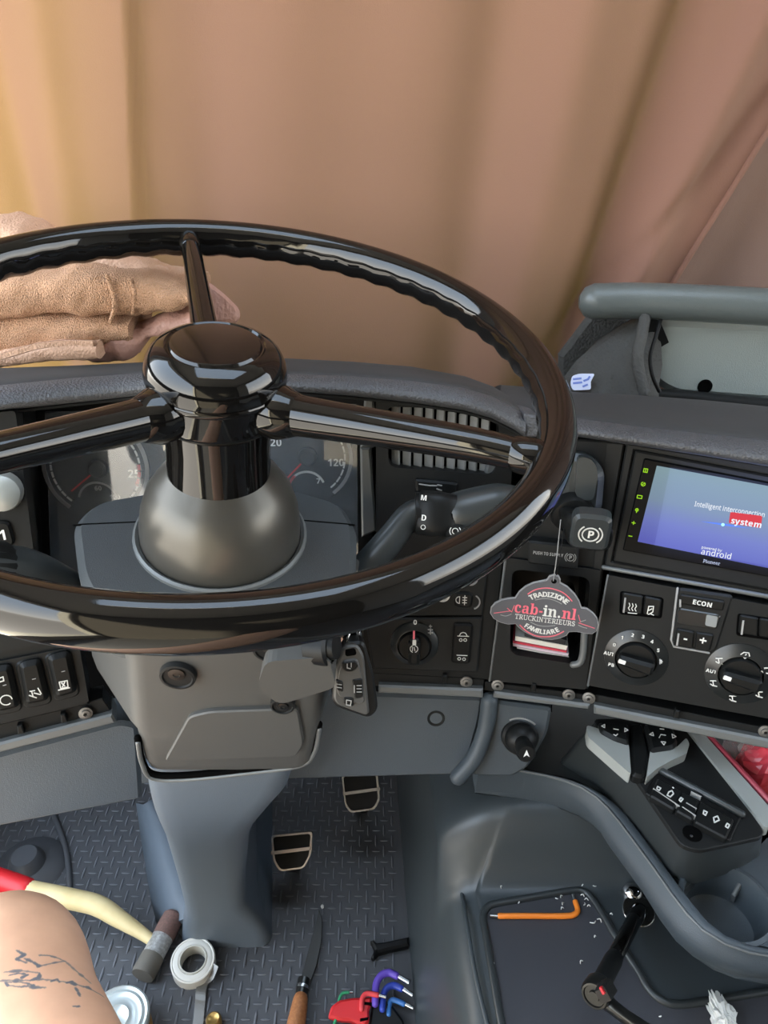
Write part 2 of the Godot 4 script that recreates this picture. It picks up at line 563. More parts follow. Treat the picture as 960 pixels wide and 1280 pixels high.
func build_cab() -> void:
	var s := sh()
	block(s, Vector3(-0.72, -0.06, -1.2), Vector3(1.55, 0, 1.2))
	var fl := structure("floor", s, M.mat)
	# raised dashes of the rubber mat, upright and lying ones in turn
	var rib := sh()
	rib.loft([Sh.circ(Vector3(-1, 0, 0), Vector3.UP, Vector3.BACK, 0.02, 6), Sh.circ(Vector3(-.6, 0, 0), Vector3.UP, Vector3.BACK, 0.8, 6), Sh.circ(Vector3.ZERO, Vector3.UP, Vector3.BACK, 1.0, 6), Sh.circ(Vector3(.6, 0, 0), Vector3.UP, Vector3.BACK, 0.8, 6), Sh.circ(Vector3(1, 0, 0), Vector3.UP, Vector3.BACK, 0.02, 6)])
	var mm := MultiMesh.new()
	mm.transform_format = MultiMesh.TRANSFORM_3D
	var mesh := rib.build(Vector3.ZERO)
	mesh.surface_set_material(0, mat(Color8(92, 94, 99), 0.32))
	mm.mesh = mesh
	var where := []
	for j in range(-52, -10):
		for i in range(-28, 2):
			var x := i * 0.028 + (0.014 if j % 2 else 0.0)
			var z := j * 0.0205
			if z < -1.08 or x > 0.025: continue
			where.append(Transform3D(Basis(Vector3(0, 0, .0125), Vector3(0, .0015, 0), Vector3(-.0022, 0, 0)), Vector3(x, 0.0003, z)))
			if x + 0.014 < 0.02: where.append(Transform3D(Basis(Vector3(.0075, 0, 0), Vector3(0, .0009, 0), Vector3(0, 0, .0017)), Vector3(x + 0.014, 0.0003, z)))
	mm.instance_count = where.size()
	for i in where.size(): mm.set_instance_transform(i, where[i])
	var ribs := MultiMeshInstance3D.new()
	ribs.name = "tread_rib"
	ribs.multimesh = mm
	ribs.set_meta("kind", "stuff")
	fl.add_child(ribs, true)
	# worn round boss under the mat beside the pedals, and the mat's rolled edge along the pedestal
	var c := at_y(36, 1085, 0.0)
	obj("floor_boss", sh().lathe(aim(c, Vector3.UP), [Vector2(.062, -.002), Vector2(.056, .006), Vector2(.03, .014), Vector2(.024, .03), Vector2(.02, .034), Vector2(0, .035)], 32), M.mat, fl)
	obj("mat_fold", sh().tube(crv([at_y(60, 1000, .0), at_y(82, 1060, .002), at_y(88, 1120, .0)]), [.003, .004, .005, .005, .005, .005, .005, .005, .005, .005, .005, .004, .003], 8), M.mat, fl)

	s = sh()
	block(s, Vector3(-0.72, -0.06, -1.28), Vector3(1.55, 0.80, -1.2))
	structure("wall_front", s, M.panel_dark)
	s = sh()
	wall_with_opening(s, Vector3(-0.80, -0.06, -1.28), Vector3(-0.72, 2.05, 1.2), Vector3(0, 0.14, -0.80), Vector3(0, 1.9, 1.12))  # out of view; opening sized to light the knee and the left floor
	structure("wall_left", s, M.wall)
	s = sh()
	wall_with_opening(s, Vector3(1.55, -0.06, -1.28), Vector3(1.63, 2.05, 1.2), Vector3(0, 0.75, -1.1), Vector3(0, 1.85, 0.5))
	structure("wall_right", s, M.wall)
	s = sh()
	block(s, Vector3(-0.80, -0.06, 1.2), Vector3(1.63, 2.05, 1.28))
	structure("wall_back", s, M.back)
	s = sh()
	# roof with an unseen hatch opening, placed to light the knee and wheel from above
	block(s, Vector3(-0.80, 2.05, -1.28), Vector3(1.63, 2.13, -0.62))
	block(s, Vector3(-0.80, 2.05, -0.02), Vector3(1.63, 2.13, 1.28))
	block(s, Vector3(-0.80, 2.05, -0.62), Vector3(-0.35, 2.13, -0.02))
	block(s, Vector3(0.55, 2.05, -0.62), Vector3(1.63, 2.13, -0.02))
	structure("ceiling", s, M.roof)
	s = sh()
	wall_with_opening(s, Vector3(-0.80, 0.80, -1.28), Vector3(1.63, 2.05, -1.2), Vector3(-0.68, 0.9, 0), Vector3(1.48, 1.9, 0))
	structure("wall_windscreen", s, M.panel_dark)
	for w in [[Vector3(1.585, .75, -1.1), Vector3(1.59, 1.85, .5)], [Vector3(-.68, .9, -1.245), Vector3(1.48, 1.9, -1.24)], [Vector3(-.35, 2.10, -.62), Vector3(.55, 2.105, -.02)]]:  # last pane: the unseen roof hatch, placed for light from above
		s = sh()
		block(s, w[0], w[1])
		structure("window_%d" % [1 + int(w[0].x > 1) + 2 * int(w[0].y > 2)], s, M.glass)

	# added wall outside, out of view: keeps the sun off most of the curtain
	s = sh()
	block(s, Vector3(-2.98, -1.5, -6.6), Vector3(9, 7, -6.0))
	structure("added_shade_wall", s, M.wall)

# folds: place at y = 0.95, lean, depth towards the driver, width
func fold(x: float, y: float, rows: Array) -> float:
	var z := 0.0
	for r in rows:
		var d: float = (x - r[0] - r[1] * (y - 0.95)) / r[3]
		z += r[2] * exp(-d * d)
	return z

func cloth(f: Callable, nu: int, nv: int) -> Sh:      # a hanging sheet of woven cloth
	var s := sh()
	var g := []
	for j in nv + 1:
		var row := []
		for i in nu + 1: row.append(f.call(float(i) / nu, float(j) / nv))
		g.append(row)
	for j in nv:
		for i in nu:
			s.quad(g[j][i], g[j + 1][i], g[j + 1][i + 1], g[j][i + 1], 1)
	return s

func build_curtains() -> void:
	var rows := [[.168, .156, .026, .036], [.092, .1, -.012, .03], [.252, .22, -.036, .022], [.298, .34, .026, .022], [.275, .75, -.010, .012], [.03, .06, .006, .05], [-.11, .03, .007, .06], [-.20, .02, -.005, .03], [-.40, .0, -.012, .02], [-.36, .05, .008, .02], [-.47, .0, .014, .03], [-.6, .0, -.02, .04], [-.75, 0., .02, .05], [-.88, 0., -.02, .04]]
	var f := func(u: float, v: float) -> Vector3:
		var y := lerpf(1.92, 0.80, v)
		var xe := 0.3565 + 0.44 * (y - 0.952) if y < 1.25 else 0.488 + 0.25 * (y - 1.25)
		var x := lerpf(-0.71, xe, u)
		var xc := -0.29 + 0.125 * (y - 0.95)
		var z := -0.915 + fold(x, y, rows) + 0.02 * (1.0 - smoothstep(xc - 0.003, xc + 0.008, x)) * smoothstep(0.70, 0.85, y)
		z += 0.0015 * sin(x * 37.0 + y * 11.0) * sin(y * 23.0 - x * 9.0)
		return Vector3(x, y, z)
	var c := single("windscreen_curtain", cloth(f, 260, 70), M.curtain, "wide brown-pink cloth curtain drawn across the windscreen behind the steering wheel", "curtain")
	# the hem of its free edge
	var e := []
	for i in 24:
		var p: Vector3 = f.call(1.0, i / 23.0)
		e.append(p + Vector3(-.004, 0, .002))
	obj("edge_hem", sh().tube(PackedVector3Array(e), 0.0035, 8), M.curtain, c)
	var rows2 := [[.42, .4, -.012, .03], [.5, .4, .015, .04], [.6, .3, -.02, .04], [.72, .2, .02, .05], [.85, .1, -.02, .05]]
	var f2 := func(u: float, v: float) -> Vector3:
		var y := lerpf(1.92, 0.77, v)
		var x := lerpf(0.26 + 0.36 * (y - 0.95), 1.5, u)
		return Vector3(x, y, -0.965 + fold(x, y, rows2))
	single("windscreen_curtain", cloth(f2, 120, 50), M.curtain_grey, "greyer curtain length behind the slanting free edge, above the padded black tube", "curtain")

# ---------------------------------------------------------------- dashboard
var dash: Node3D

func section(rows: Array, steps := 6) -> Array:         # finer rows of numbers between given ones
	var q := []
	for i in rows.size() - 1:
		for j in steps:
			var r := []
			for k in rows[i].size(): r.append(lerpf(rows[i][k], rows[i + 1][k], float(j) / steps))
			q.append(r)
	q.append(rows[-1])
	return q

func build_dashboard() -> void:
	dash = thing("dashboard", "dark grey lorry dashboard with grained hood pad behind the steering wheel", "dashboard", Vector3(0, 0.4, -0.62))
	# instrument hood: grained roll in front, smooth top behind
	var rows := section([[-240, 560, 528, 498], [-70, 524, 494, 467], [0, 513, 483, 460], [90, 503, 474, 457], [180, 493, 467, 453], [270, 489, 466, 450], [360, 488, 468, 448], [440, 494, 471, 452], [513, 502, 477, 458], [580, 512, 486, 470], [615, 522, 496, 483], [642, 536, 510, 500], [657, 546, 520, 510]], 4)
	var a := []
	var b := []
	for r in rows:
		var bend := maxf(0.0, 150.0 - r[0]) * 0.0003
		var lip := on(CC, r[0], r[1], 0.02 + bend)
		var under := on(CC, r[0], r[1] + 1.5, -0.05)
		var front := at_z(r[0], lerpf(r[1], r[2], 0.45), lip.z + 0.006)
		var band := at_z(r[0], r[2], lip.z - 0.014)
		var crest := at_z(r[0], r[3], lip.z - 0.10)
		var back := crest + Vector3(0, -0.045, -0.105)
		a.append(crv([under, lip, front, band, band + Vector3(0, -.012, -.04)], 4, true))
		b.append(crv([band + Vector3(0, -.001, -.001), (band + crest) / 2 + Vector3(0, .002, 0), crest, back, back + Vector3(0, -.03, 0), band + Vector3(0, -.03, -.03)], 3, true))
	obj("hood_pad", sh().loft(a), M.leather, dash)
	obj("hood_top", sh().loft(b), M.soft, dash)
	var e := sh()
	e.plate(CC, rnd(locs(CC, [655, 516, 677, 522, 679, 546, 656, 548], .024), .004), -0.02, 0.024, .002)
	obj("hood_end", e, M.leather, dash)
	e = sh()
	var g := []
	for r in rows: g.append(on(CC, r[0], r[1] + 3.0, 0.012 + maxf(0.0, 150.0 - r[0]) * 0.0003))
	obj("hood_bead", sh().tube(PackedVector3Array(g), 0.0016, 8), M.panel, dash)
	# top over the centre console
	rows = section([[625, 530, 511, 481], [690, 539, 519, 486], [716, 543, 523, 490], [800, 556, 534, 494], [880, 568, 543, 500], [960, 581, 551, 508], [1080, 602, 564, 520], [1450, 662, 612, 560]], 4)
	a = []
	b = []
	for r in rows:
		var lip := on(R3, r[0], r[1], 0.012)
		var under := on(R3, r[0], r[1] + 1.5, -0.05)
		var front := on(R3, r[0], lerpf(r[1], r[2], 0.5), 0.012)
		var band := on(R3, r[0], r[2], -0.012)
		var crest := on(R3, r[0], r[3], -0.12)
		var back := crest + Vector3(0, -0.045, -0.085)
		a.append(crv([under, lip, front, band, band + Vector3(0, -.012, -.04)], 4, true))
		b.append(crv([band + Vector3(0, -.001, -.001), (band + crest) / 2 + Vector3(0, .004, 0), crest, back, back + Vector3(0, -.05, 0), band + Vector3(0, -.03, -.03)], 3, true))
	obj("top_pad", sh().loft(a), M.leather, dash)
	obj("top_cover", sh().loft(b), M.soft, dash)
	# inner bodies that close the fascia from behind
	var s := sh()
	slab(CC, [470, 500, 600, 512, 700, 550, 690, 890, 470, 890], -.13, -.10, 0, 0, s)
	slab(CC, [-230, 560, -60, 525, 470, 500, 470, 890, -230, 930], -.14, -.11, 0, 0, s)
	slab(R3, [735, 545, 1450, 680, 1450, 1010, 715, 870], -.06, -.04, 0, 0, s)
	obj("carcass", s, M.gap, dash)
	# strips under the switch panels: a dark web with clips and a paler flange
	obj("lower_strip", slab(R1, [452, 840, 606, 849, 604, 862, 452, 857], -.03, -.004), M.panel_dark, dash)
	obj("lower_strip", slab(R2, [606, 852, 735, 869, 733, 880, 604, 863], -.03, -.004), M.panel_dark, dash)
	obj("lower_strip", slab(R3, [732, 866, 1430, 1003, 1430, 1023, 730, 878], -.03, -.004), M.panel_dark, dash)
	obj("lower_strip", slab(LL, [-240, 966, 128, 873, 140, 890, -240, 990], -.03, -.004), M.panel_dark, dash)
	obj("flange", slab(R1, [473, 857, 604, 862, 604, 873, 473, 867], -.03, .004, .002), M.trim, dash)
	obj("flange", slab(R2, [618, 865, 738, 881, 737, 888, 616, 873], -.03, .004, .002), M.trim, dash)
	obj("flange", slab(R3, [742, 882, 1430, 1017, 1430, 1032, 742, 893], -.03, .004, .002), M.trim, dash)
	obj("flange", slab(LL, [-240, 991, 140, 893, 146, 904, -240, 1003], -.03, .004, .002), M.trim, dash)
	for q in [[R1, 583, 853], [R2, 622, 857], [R2, 711, 869], [R3, 736, 873], [R3, 957, 915], [LL, 107, 892]]:
		var f: Transform3D = q[0]
		screw(on(f, q[1], q[2], .0), f.basis.z, .0042, dash, M.screw)
	for q in [[R1, 556, 848], [R2, 667, 859], [R3, 846, 892], [LL, 80, 897], [LL, 26, 911]]:
		var f: Transform3D = q[0]
		var c := loc(f, q[1], q[2], 0)
		obj("clip", sh().plate(Transform3D(f.basis, f * Vector3(c.x, c.y, 0)), PackedVector2Array([Vector2(-.003, -.004), Vector2(.003, -.004), Vector2(.002, .005), Vector2(-.002, .005)]), -.004, .003, .001), M.button, dash)
	# knee panels under the fascia
	var kp := obj("knee_panel", slab(CC, [350, 862, 605, 872, 601, 900, 590, 940, 574, 970, 350, 976], -.06, -.012, .004, .006), M.grey, dash)
	var dc := loc(CC, 545, 898, -.012)
	obj("dimple", sh().lathe(Transform3D(CC.basis, CC * Vector3(dc.x, dc.y, -.012)), [Vector2(.010, -.003), Vector2(.0095, .0006), Vector2(.0075, .0006), Vector2(.006, -.0005), Vector2(0, -.0005)], 24), M.panel, kp)  # darker material than the panel paints the shade in the hollow
	obj("knee_panel", slab(LL, [-240, 1006, 150, 902, 172, 906, 178, 1000, -240, 1081], -.06, -.012, .004, .006), M.grey, dash)
	obj("knee_panel", slab(CC, [150, 885, 362, 880, 362, 960, 150, 985], -.07, -.03, .004), M.grey, dash)
	# rounded post between knee panel and centre console, and the panel that carries the mirror knob
	var p := crv([on(CC, 612, 874, .004), on(CC, 607, 910, .006), on(CC, 594, 945, .01), on(CC, 572, 972, .012)], 6)
	obj("post_edge", sh().tube(p, .009, 12), M.console, dash)
	var kb := obj("knob_panel", slab(R2, [614, 876, 690, 886, 684, 918, 660, 960, 640, 972, 588, 970, 602, 940], -.05, -.004, .003, .006), M.console, dash)
	var f := aim(on(R2, 650, 920, -.004), Vector3(-.05, .45, .9))
	var kn := obj("knob", sh().lathe(f, [Vector2(.0, -.004), Vector2(.020, -.004), Vector2(.019, .004), Vector2(.0165, .006), Vector2(.0155, .010), Vector2(.0165, .013), Vector2(.014, .018), Vector2(.008, .021), Vector2(.0065, .034), Vector2(.0095, .036), Vector2(.0095, .046), Vector2(.0075, .049), Vector2(0, .049)], 32), M.button, kb)
	obj("pointer", sh().plate(Transform3D(f.basis, f * Vector3(0, 0, .049)), PackedVector2Array([Vector2(-.003, -.003), Vector2(0, .004), Vector2(.003, -.003), Vector2(0, -.001)]), 0, .0006), M.white, kn)
	obj("mark", sh().strokes(R2, [arc(loc(R2, 650, 922), .021, 50, 125)], .0016, -.004, -.003), M.dim_white, kb)
# ---------------------------------------------------------------- instruments
func dial(t: Node3D, f: Transform3D, c: Vector2, r: float, a0: float, a1: float, red: Array, ticks: int) -> void:
	obj("dial_face", sh().plate(Transform3D(f.basis, f * Vector3(c.x, c.y, 0)), disc(Vector2.ZERO, r * 1.02, 48), -.002, .001, .0004), M.panel_dark, t)
	obj("scale_ring", sh().strokes(f, [arc(c, r * .97, a0, a1, 40)], r * .075, .001, .0022), M.dim_white, t)
	obj("inner_ring", sh().strokes(f, [arc(c, r * .84, a0, a1, 40)], r * .035, .001, .0018), M.white, t)
	if red: obj("red_zone", sh().strokes(f, [arc(c, r * .82, red[0], red[1], 12)], r * .06, .001, .0021), M.red, t)
	var l := []
	for i in ticks + 1:
		var w := deg_to_rad(lerpf(a0, a1, float(i) / ticks))
		l.append([c + Vector2(cos(w), sin(w)) * r * .8, c + Vector2(cos(w), sin(w)) * r * .9])
	obj("tick", sh().strokes(f, l, r * .02, .001, .0024), M.panel_dark, t).set_meta("kind", "stuff")

func build_cluster() -> void:
	var f := Transform3D(CC.basis, CC.origin - CC.basis.z * 0.055)
	var t := thing("instrument_cluster", "recessed instrument cluster with two round dials behind the wheel hub", "instruments", on(f, 255, 640))
	obj("housing", slab(f, [34, 500, 462, 488, 466, 760, 46, 790], -.03, 0.0, .001, .01), M.panel_dark, t)
	# side walls of the recess
	var s := sh()
	s.loft([PackedVector3Array([on(CC, 30, 505, .0), on(CC, 46, 790, .0), on(f, 58, 790), on(f, 44, 505)]), PackedVector3Array([on(CC, 24, 505, -.0), on(CC, 40, 790, -.0), on(f, 40, 790, -.02), on(f, 30, 505, -.02)])])
	obj("recess_wall", s, M.panel, t)
	obj("trim_strip", slab(CC, [450, 560, 463, 560, 471, 664, 452, 672], -.06, -.012, .002), M.trim, t, "pale vertical strip")
	obj("trim_strip", slab(CC, [456, 491, 468, 492, 467, 560, 450, 560], -.06, -.012, .002), M.trim, t, "pale vertical strip")
	var ca := loc(f, 120, 584)
	var cb := loc(f, 382, 572)
	dial(t, f, ca, .054, -52, 232, [-24, 4], 30)
	dial(t, f, cb, .0475, -52, 232, [], 24)
	words("25", f, loc(f, 168, 592), .001, .0085, M.white, t)
	words("0", f, loc(f, 341, 582), .001, .0075, M.white, t)
	words("20", f, loc(f, 345, 553), .001, .0075, M.white, t)
	words("120", f, loc(f, 420, 578), .001, .0075, M.white, t)
	# small gauges in the lower half of each dial
	var ga := loc(f, 124, 626)
	obj("gauge_arc", sh().strokes(f, [arc(ga, .020, 12, 165, 20)], .0022, .001, .002), M.dim_white, t)
	words("60", f, loc(f, 123, 610), .001, .0048, M.dim_white, t)
	words("120", f, loc(f, 144, 621), .001, .0048, M.dim_white, t)
	var gb := loc(f, 384, 611)
	obj("gauge_arc", sh().strokes(f, [arc(gb, .0185, 25, 130, 20)], .0022, .001, .002), M.white, t)
	obj("red_zone", sh().strokes(f, [arc(gb, .0185, 130, 165, 6)], .0026, .001, .002), M.red, t)
	words("7", f, loc(f, 398, 601), .001, .0055, M.white, t)
	for q in [[385, 570, 352, 604], [124, 585, 92, 612]]:
		var c := loc(f, q[0], q[1])
		var n := obj("needle", sh().strokes(f, [[c, loc(f, q[2], q[3])]], .0016, .004, .005), M.red, t, "red dial needle")
		obj("needle_hub", sh().lathe(Transform3D(f.basis, f * Vector3(c.x, c.y, 0)), [Vector2(.010, .001), Vector2(.0095, .006), Vector2(.007, .0085), Vector2(0, .009)], 24), M.button, n)
	obj("cover_glass", slab(CC, [56, 515, 446, 505, 448, 745, 66, 770], -.032, -.030, 0), M.glass, t)
	# corner trim beside the cluster, with its button and vent knob
	obj("side_trim", slab(LL, [-240, 560, -60, 522, 19, 513, 42, 690, 44, 760, 60, 775, -240, 838], -.05, -.01, .003, .004), M.panel, t)
	var b := obj("side_button", slab(LL, [-40, 657, 11, 651, 20, 682, -40, 692], -.02, -.006, .002, .006), M.button, t)
	label_px("1", LL, 4, 669, -.006, .009, M.white, b)
	var v := on(LL, 2, 613, -.01)
	obj("vent_ball", sh().lathe(aim(v, LL.basis.z), [Vector2(.0, -.01), Vector2(.017, -.01), Vector2(.0175, .004), Vector2(.0155, .011), Vector2(.010, .015), Vector2(0, .016)], 28), M.silver, t, "pale silvery vent knob")

# ---------------------------------------------------------------- centre console with radio and heater panel
func build_right_console() -> void:
	var f := R3
	var s := sh()
	obj("fascia", slab(f, [757, 552, 781, 554, 755, 701, 735, 862, 724, 860], -.035, -.002, .0015), M.panel, dash)
	obj("fascia", slab(f, [783, 554, 1100, 604, 1100, 622, 793, 563, 765, 702, 1100, 762, 1100, 775, 755, 713, 756, 702], -.03, 0, .0015), M.panel, dash)
	obj("fascia", slab(f, [1104, 606, 1430, 664, 1430, 998, 1104, 932], -.03, 0, .002, .003), M.panel, dash)
	obj("shelf_bead", sh().tube(PackedVector3Array([on(f, 754, 709, .001), on(f, 1100, 770, .001)]), .0022, 8), M.trim, dash)
	# radio
	var t := thing("car_radio", "touchscreen car radio with a lit blue start screen in the dashboard", "radio", on(f, 880, 640))
	obj("bezel", slab(f, [794, 563, 1086, 618, 1066, 757, 766, 702], -.03, .003, .0015, .003), M.panel_dark, t)
	obj("face", slab(f, [805, 573, 1074, 625, 1052, 738, 778, 688], -.01, .005, .001, .002), black_glass(), t)
	# screen: sky-blue to violet print that shines
	var g := Gradient.new()
	g.offsets = PackedFloat32Array([0.0, 0.45, 0.72, 1.0])
	g.colors = PackedColorArray([Color8(138, 168, 174), Color8(128, 152, 176), Color8(112, 124, 200), Color8(92, 98, 196)])
	var gt := GradientTexture2D.new()
	gt.gradient = g
	gt.width = 64
	gt.height = 256
	gt.fill_from = Vector2(0.5, 0)
	gt.fill_to = Vector2(0.42, 1)
	var sm := mat(Color8(20, 20, 24), .1)
	sm.metallic_specular = 0.25
	sm.emission_enabled = true
	sm.emission_texture = gt
	sm.emission_operator = BaseMaterial3D.EMISSION_OP_MULTIPLY
	sm.emission = Color.WHITE
	sm.emission_energy_multiplier = 0.29
	var q := locs(f, [821, 582, 1062, 626, 1034, 725, 797, 677], .0054)
	s = sh()
	s.quad(f * Vector3(q[0].x, q[0].y, .0054), f * Vector3(q[1].x, q[1].y, .0054), f * Vector3(q[2].x, q[2].y, .0054), f * Vector3(q[3].x, q[3].y, .0054))
	s.uv = PackedVector2Array([Vector2(0, 0), Vector2(1, 0), Vector2(1, 1), Vector2(0, 0), Vector2(1, 1), Vector2(0, 1)])
	obj("screen", s, sm, t)
	var lamp := AreaLight3D.new()
	lamp.name = "screen_light"
	lamp.area_size = Vector2(.13, .075)
	lamp.light_color = Color8(140, 160, 220)
	lamp.light_energy = 0.012
	lamp.area_range = 4.0
	lamp.shadow_enabled = true
	var mid := (q[0] + q[2]) / 2
	lamp.transform = Transform3D(f.basis, f * Vector3(mid.x, mid.y, .012) - base_of[t])
	t.add_child(lamp)
	var lit := glow(Color8(235, 238, 240), 0.35)
	words("Intelligent interconnection", f, loc(f, 911, 634.5), .0057, .0043, lit, t, -.0, "Droid Sans", 400, .80)
	s = sh()
	var red := obj("red_badge", slab(f, [913, 640, 953, 645, 951, 660, 911, 654], .0055, .006, 0, .0015), glow(Color8(214, 44, 40), 0.35), t)
	words("system", f, loc(f, 932, 651), .0062, .0052, lit, red)
	obj("light_streak", sh().plate(f, locs(f, [876, 649.5, 904, 652, 936, 658, 904, 654.5]), .0055, .0057), glow(Color8(80, 120, 230), 0.45), t)
	obj("light_spark", sh().plate(f, disc(loc(f, 903, 653.4), .0014, 12), .0057, .0059), glow(Color8(150, 225, 250), 0.6), t)
	words("powered by", f, loc(f, 889, 683.5), .0057, .0022, lit, t, 0, "Droid Sans", 400)
	words("android", f, loc(f, 895, 690), .0057, .0052, lit, t, 0, "Droid Sans", 400)
	words("Pioneer", f, loc(f, 889, 700.5), .0052, .0028, M.dim_white, t, 0, "Droid Serif", 400)
	var key := glow(Color8(170, 235, 40), 0.3)
	for i in 6:
		var p := locs(f, [[807, 588], [804, 605], [799.5, 621], [796, 638], [792, 653.5], [788, 670]][i], .005)[0]
		var o := Transform3D(f.basis, f * Vector3(p.x, p.y, .005))
		var l: Array
		match i:
			0: l = [[Vector2(-.0016, -.0016), Vector2(.0016, -.0016), Vector2(.0016, .0016), Vector2(-.0016, .0016), Vector2(-.0016, -.0016)], [Vector2(0, -.0016), Vector2(0, .0016)]]
			1: l = [arc(Vector2.ZERO, .0017, 100, 420, 10), [Vector2(-.001, -.001), Vector2(.001, .001)]]
			2: l = [[Vector2(-.002, -.0013), Vector2(.002, -.0013), Vector2(.002, .0013), Vector2(-.002, .0013), Vector2(-.002, -.0013)]]
			3: l = [[Vector2(0, -.002), Vector2(0, .002)], arc(Vector2(0, .0006), .0012, 0, 360, 10)]
			4: l = [[Vector2(0, -.0015), Vector2(0, .0015)], [Vector2(-.0015, 0), Vector2(.0015, 0)]]
			5: l = [[Vector2(-.0015, 0), Vector2(.0015, 0)]]
		obj("touch_key", sh().strokes(o, l, .0007, .0002, .0005), key, t)
	# heater and ventilation panel
	t = thing("climate_panel", "dark heater control panel with rotary knobs below the radio", "control panel", on(f, 860, 800))
	obj("face_plate", slab(f, [761, 719, 1100, 783, 1100, 924, 736, 857], -.02, .003, .0015, .002), M.panel, t)
	obj("plate_edge", sh().tube(PackedVector3Array([on(f, 760, 719, .002), on(f, 735, 857, .002)]), .0012, 6), M.trim, t)
	rocker_pair(t, f, [778, 741, 827, 750, 824, 771, 777, 765], [805, 745.5, 803, 768])
	rocker_pair(t, f, [925, 769, 978, 778, 974, 800, 923, 792], [949, 773, 948, 796])
	symbol(f, [[787, 763, 785.5, 760, 787.5, 757, 786.5, 754], [791, 763.5, 789.5, 760.5, 791.5, 757.5, 790.5, 754.5], [795, 764, 793.5, 761, 795.5, 758, 794.5, 755], [785, 766, 796, 767]], .0068, .0007, M.white, t)
	symbol(f, [[809, 767, 811, 758, 817, 758, 816, 765, 811, 768, 809, 767], [811, 763, 815, 761], [813, 767, 817, 769]], .0068, .0008, M.white, t)
	# ECON unit in the middle
	var e := obj("econ_unit", slab(f, [847, 735, 917, 745, 896, 813, 888, 817, 840, 808, 838, 800], -.01, .005, .002, .004), M.panel, t)
	obj("econ_rim", sh().tube(PackedVector3Array([on(f, 847, 735, .005), on(f, 839, 800, .005), on(f, 842, 808, .005), on(f, 886, 816, .005)]), .0011, 6), M.dim_white, e)
	obj("econ_button", slab(f, [850, 743, 906, 752, 904, 764, 848, 755], 0, .0075, .0012, .002), M.button, t)
	label_px("ECON", f, 878, 754.5, .0076, .0045, M.white, t)
	obj("display_window", slab(f, [847, 760, 902, 769, 896, 788, 845, 780], 0, .006, .001, .004), mat(Color8(34, 38, 38), .15), t)
	obj("display_lit", slab(f, [883, 768, 898, 771, 895, 785, 881, 782], .004, .0063, .0004, .002), mat(Color8(130, 134, 134), .4), t)
	for i in 2:
		var b := obj("adjust_button", slab(f, [[846, 786, 868, 790, 866, 812, 842, 806], [870, 790.5, 893, 794, 887, 815, 868, 812.5]][i], 0, .0075, .0012, .002), M.button, t)
		label_px("-+"[i], f, [857, 879][i], [798, 801][i], .0076, .009, M.white, b)
	for q2 in [[850, 746, 850, 754], [848, 788, 846, 802], [782, 744, 780, 761], [928, 772, 926, 788]]:
		obj("light_bar", sh().strokes(f, pxl(f, [q2]), .0016, .007, .0082), M.dim_white, t)
	rotary(t, f, 795, 822, .0262, .0185)
	rotary(t, f, 925, 842, .0272, .0185)
	var num := [["PB", 764, 831], ["AUT", 761, 817], ["0", 768, 806], ["1", 778, 797], ["2", 791, 794], ["3", 804, 796], ["4", 815, 802], ["5", 823, 813]]
	for n in num: label_px(n[0], f, n[1], n[2], .0074, .0036, M.white, t)
	label_px("AUT", f, 889, 839, .0074, .0034, M.white, t)
	symbol(f, [[823, 825, 827, 829], [827, 825, 823, 829], [822, 827, 828, 827], [825, 824, 825, 830]], .0074, .0008, M.white, t)
	symbol(f, [[926, 818, 930, 815.5, 936, 816, 937, 820, 931, 823, 926, 818], [929, 821, 933, 818]], .0074, .0008, M.white, t)
	for c in [[899, 826], [892, 854], [916, 873], [956, 838], [949, 868]]:
		symbol(f, [[c[0] - 4, c[1] - 3, c[0] + 4, c[1] - 3], [c[0] - 1, c[1] - 3, c[0], c[1] + 3, c[0] + 4, c[1] + 4], [c[0] - 4, c[1] + 1, c[0] - 1, c[1] + 3]], .0074, .0009, M.white, t)

func black_glass() -> StandardMaterial3D:
	var m := mat(Color8(12, 13, 15), .12)
	m.metallic_specular = 0.2
	return m

func rocker_pair(t: Node3D, f: Transform3D, o: Array, mid: Array) -> void:
	obj("switch_frame", slab(f, [o[0] - 3, o[1] - 2, o[2] + 3, o[3] - 2, o[4] + 3, o[5] + 3, o[6] - 3, o[7] + 3], 0, .0042, .001, .003), M.gap, t)
	obj("switch", slab(f, [o[0], o[1], mid[0] - .8, mid[1], mid[2] - .8, mid[3], o[6], o[7]], 0, .0066, .0012, .002), M.button, t)
	obj("switch", slab(f, [mid[0] + .8, mid[1], o[2], o[3], o[4], o[5], mid[2] + .8, mid[3]], 0, .0066, .0012, .002), M.button, t)

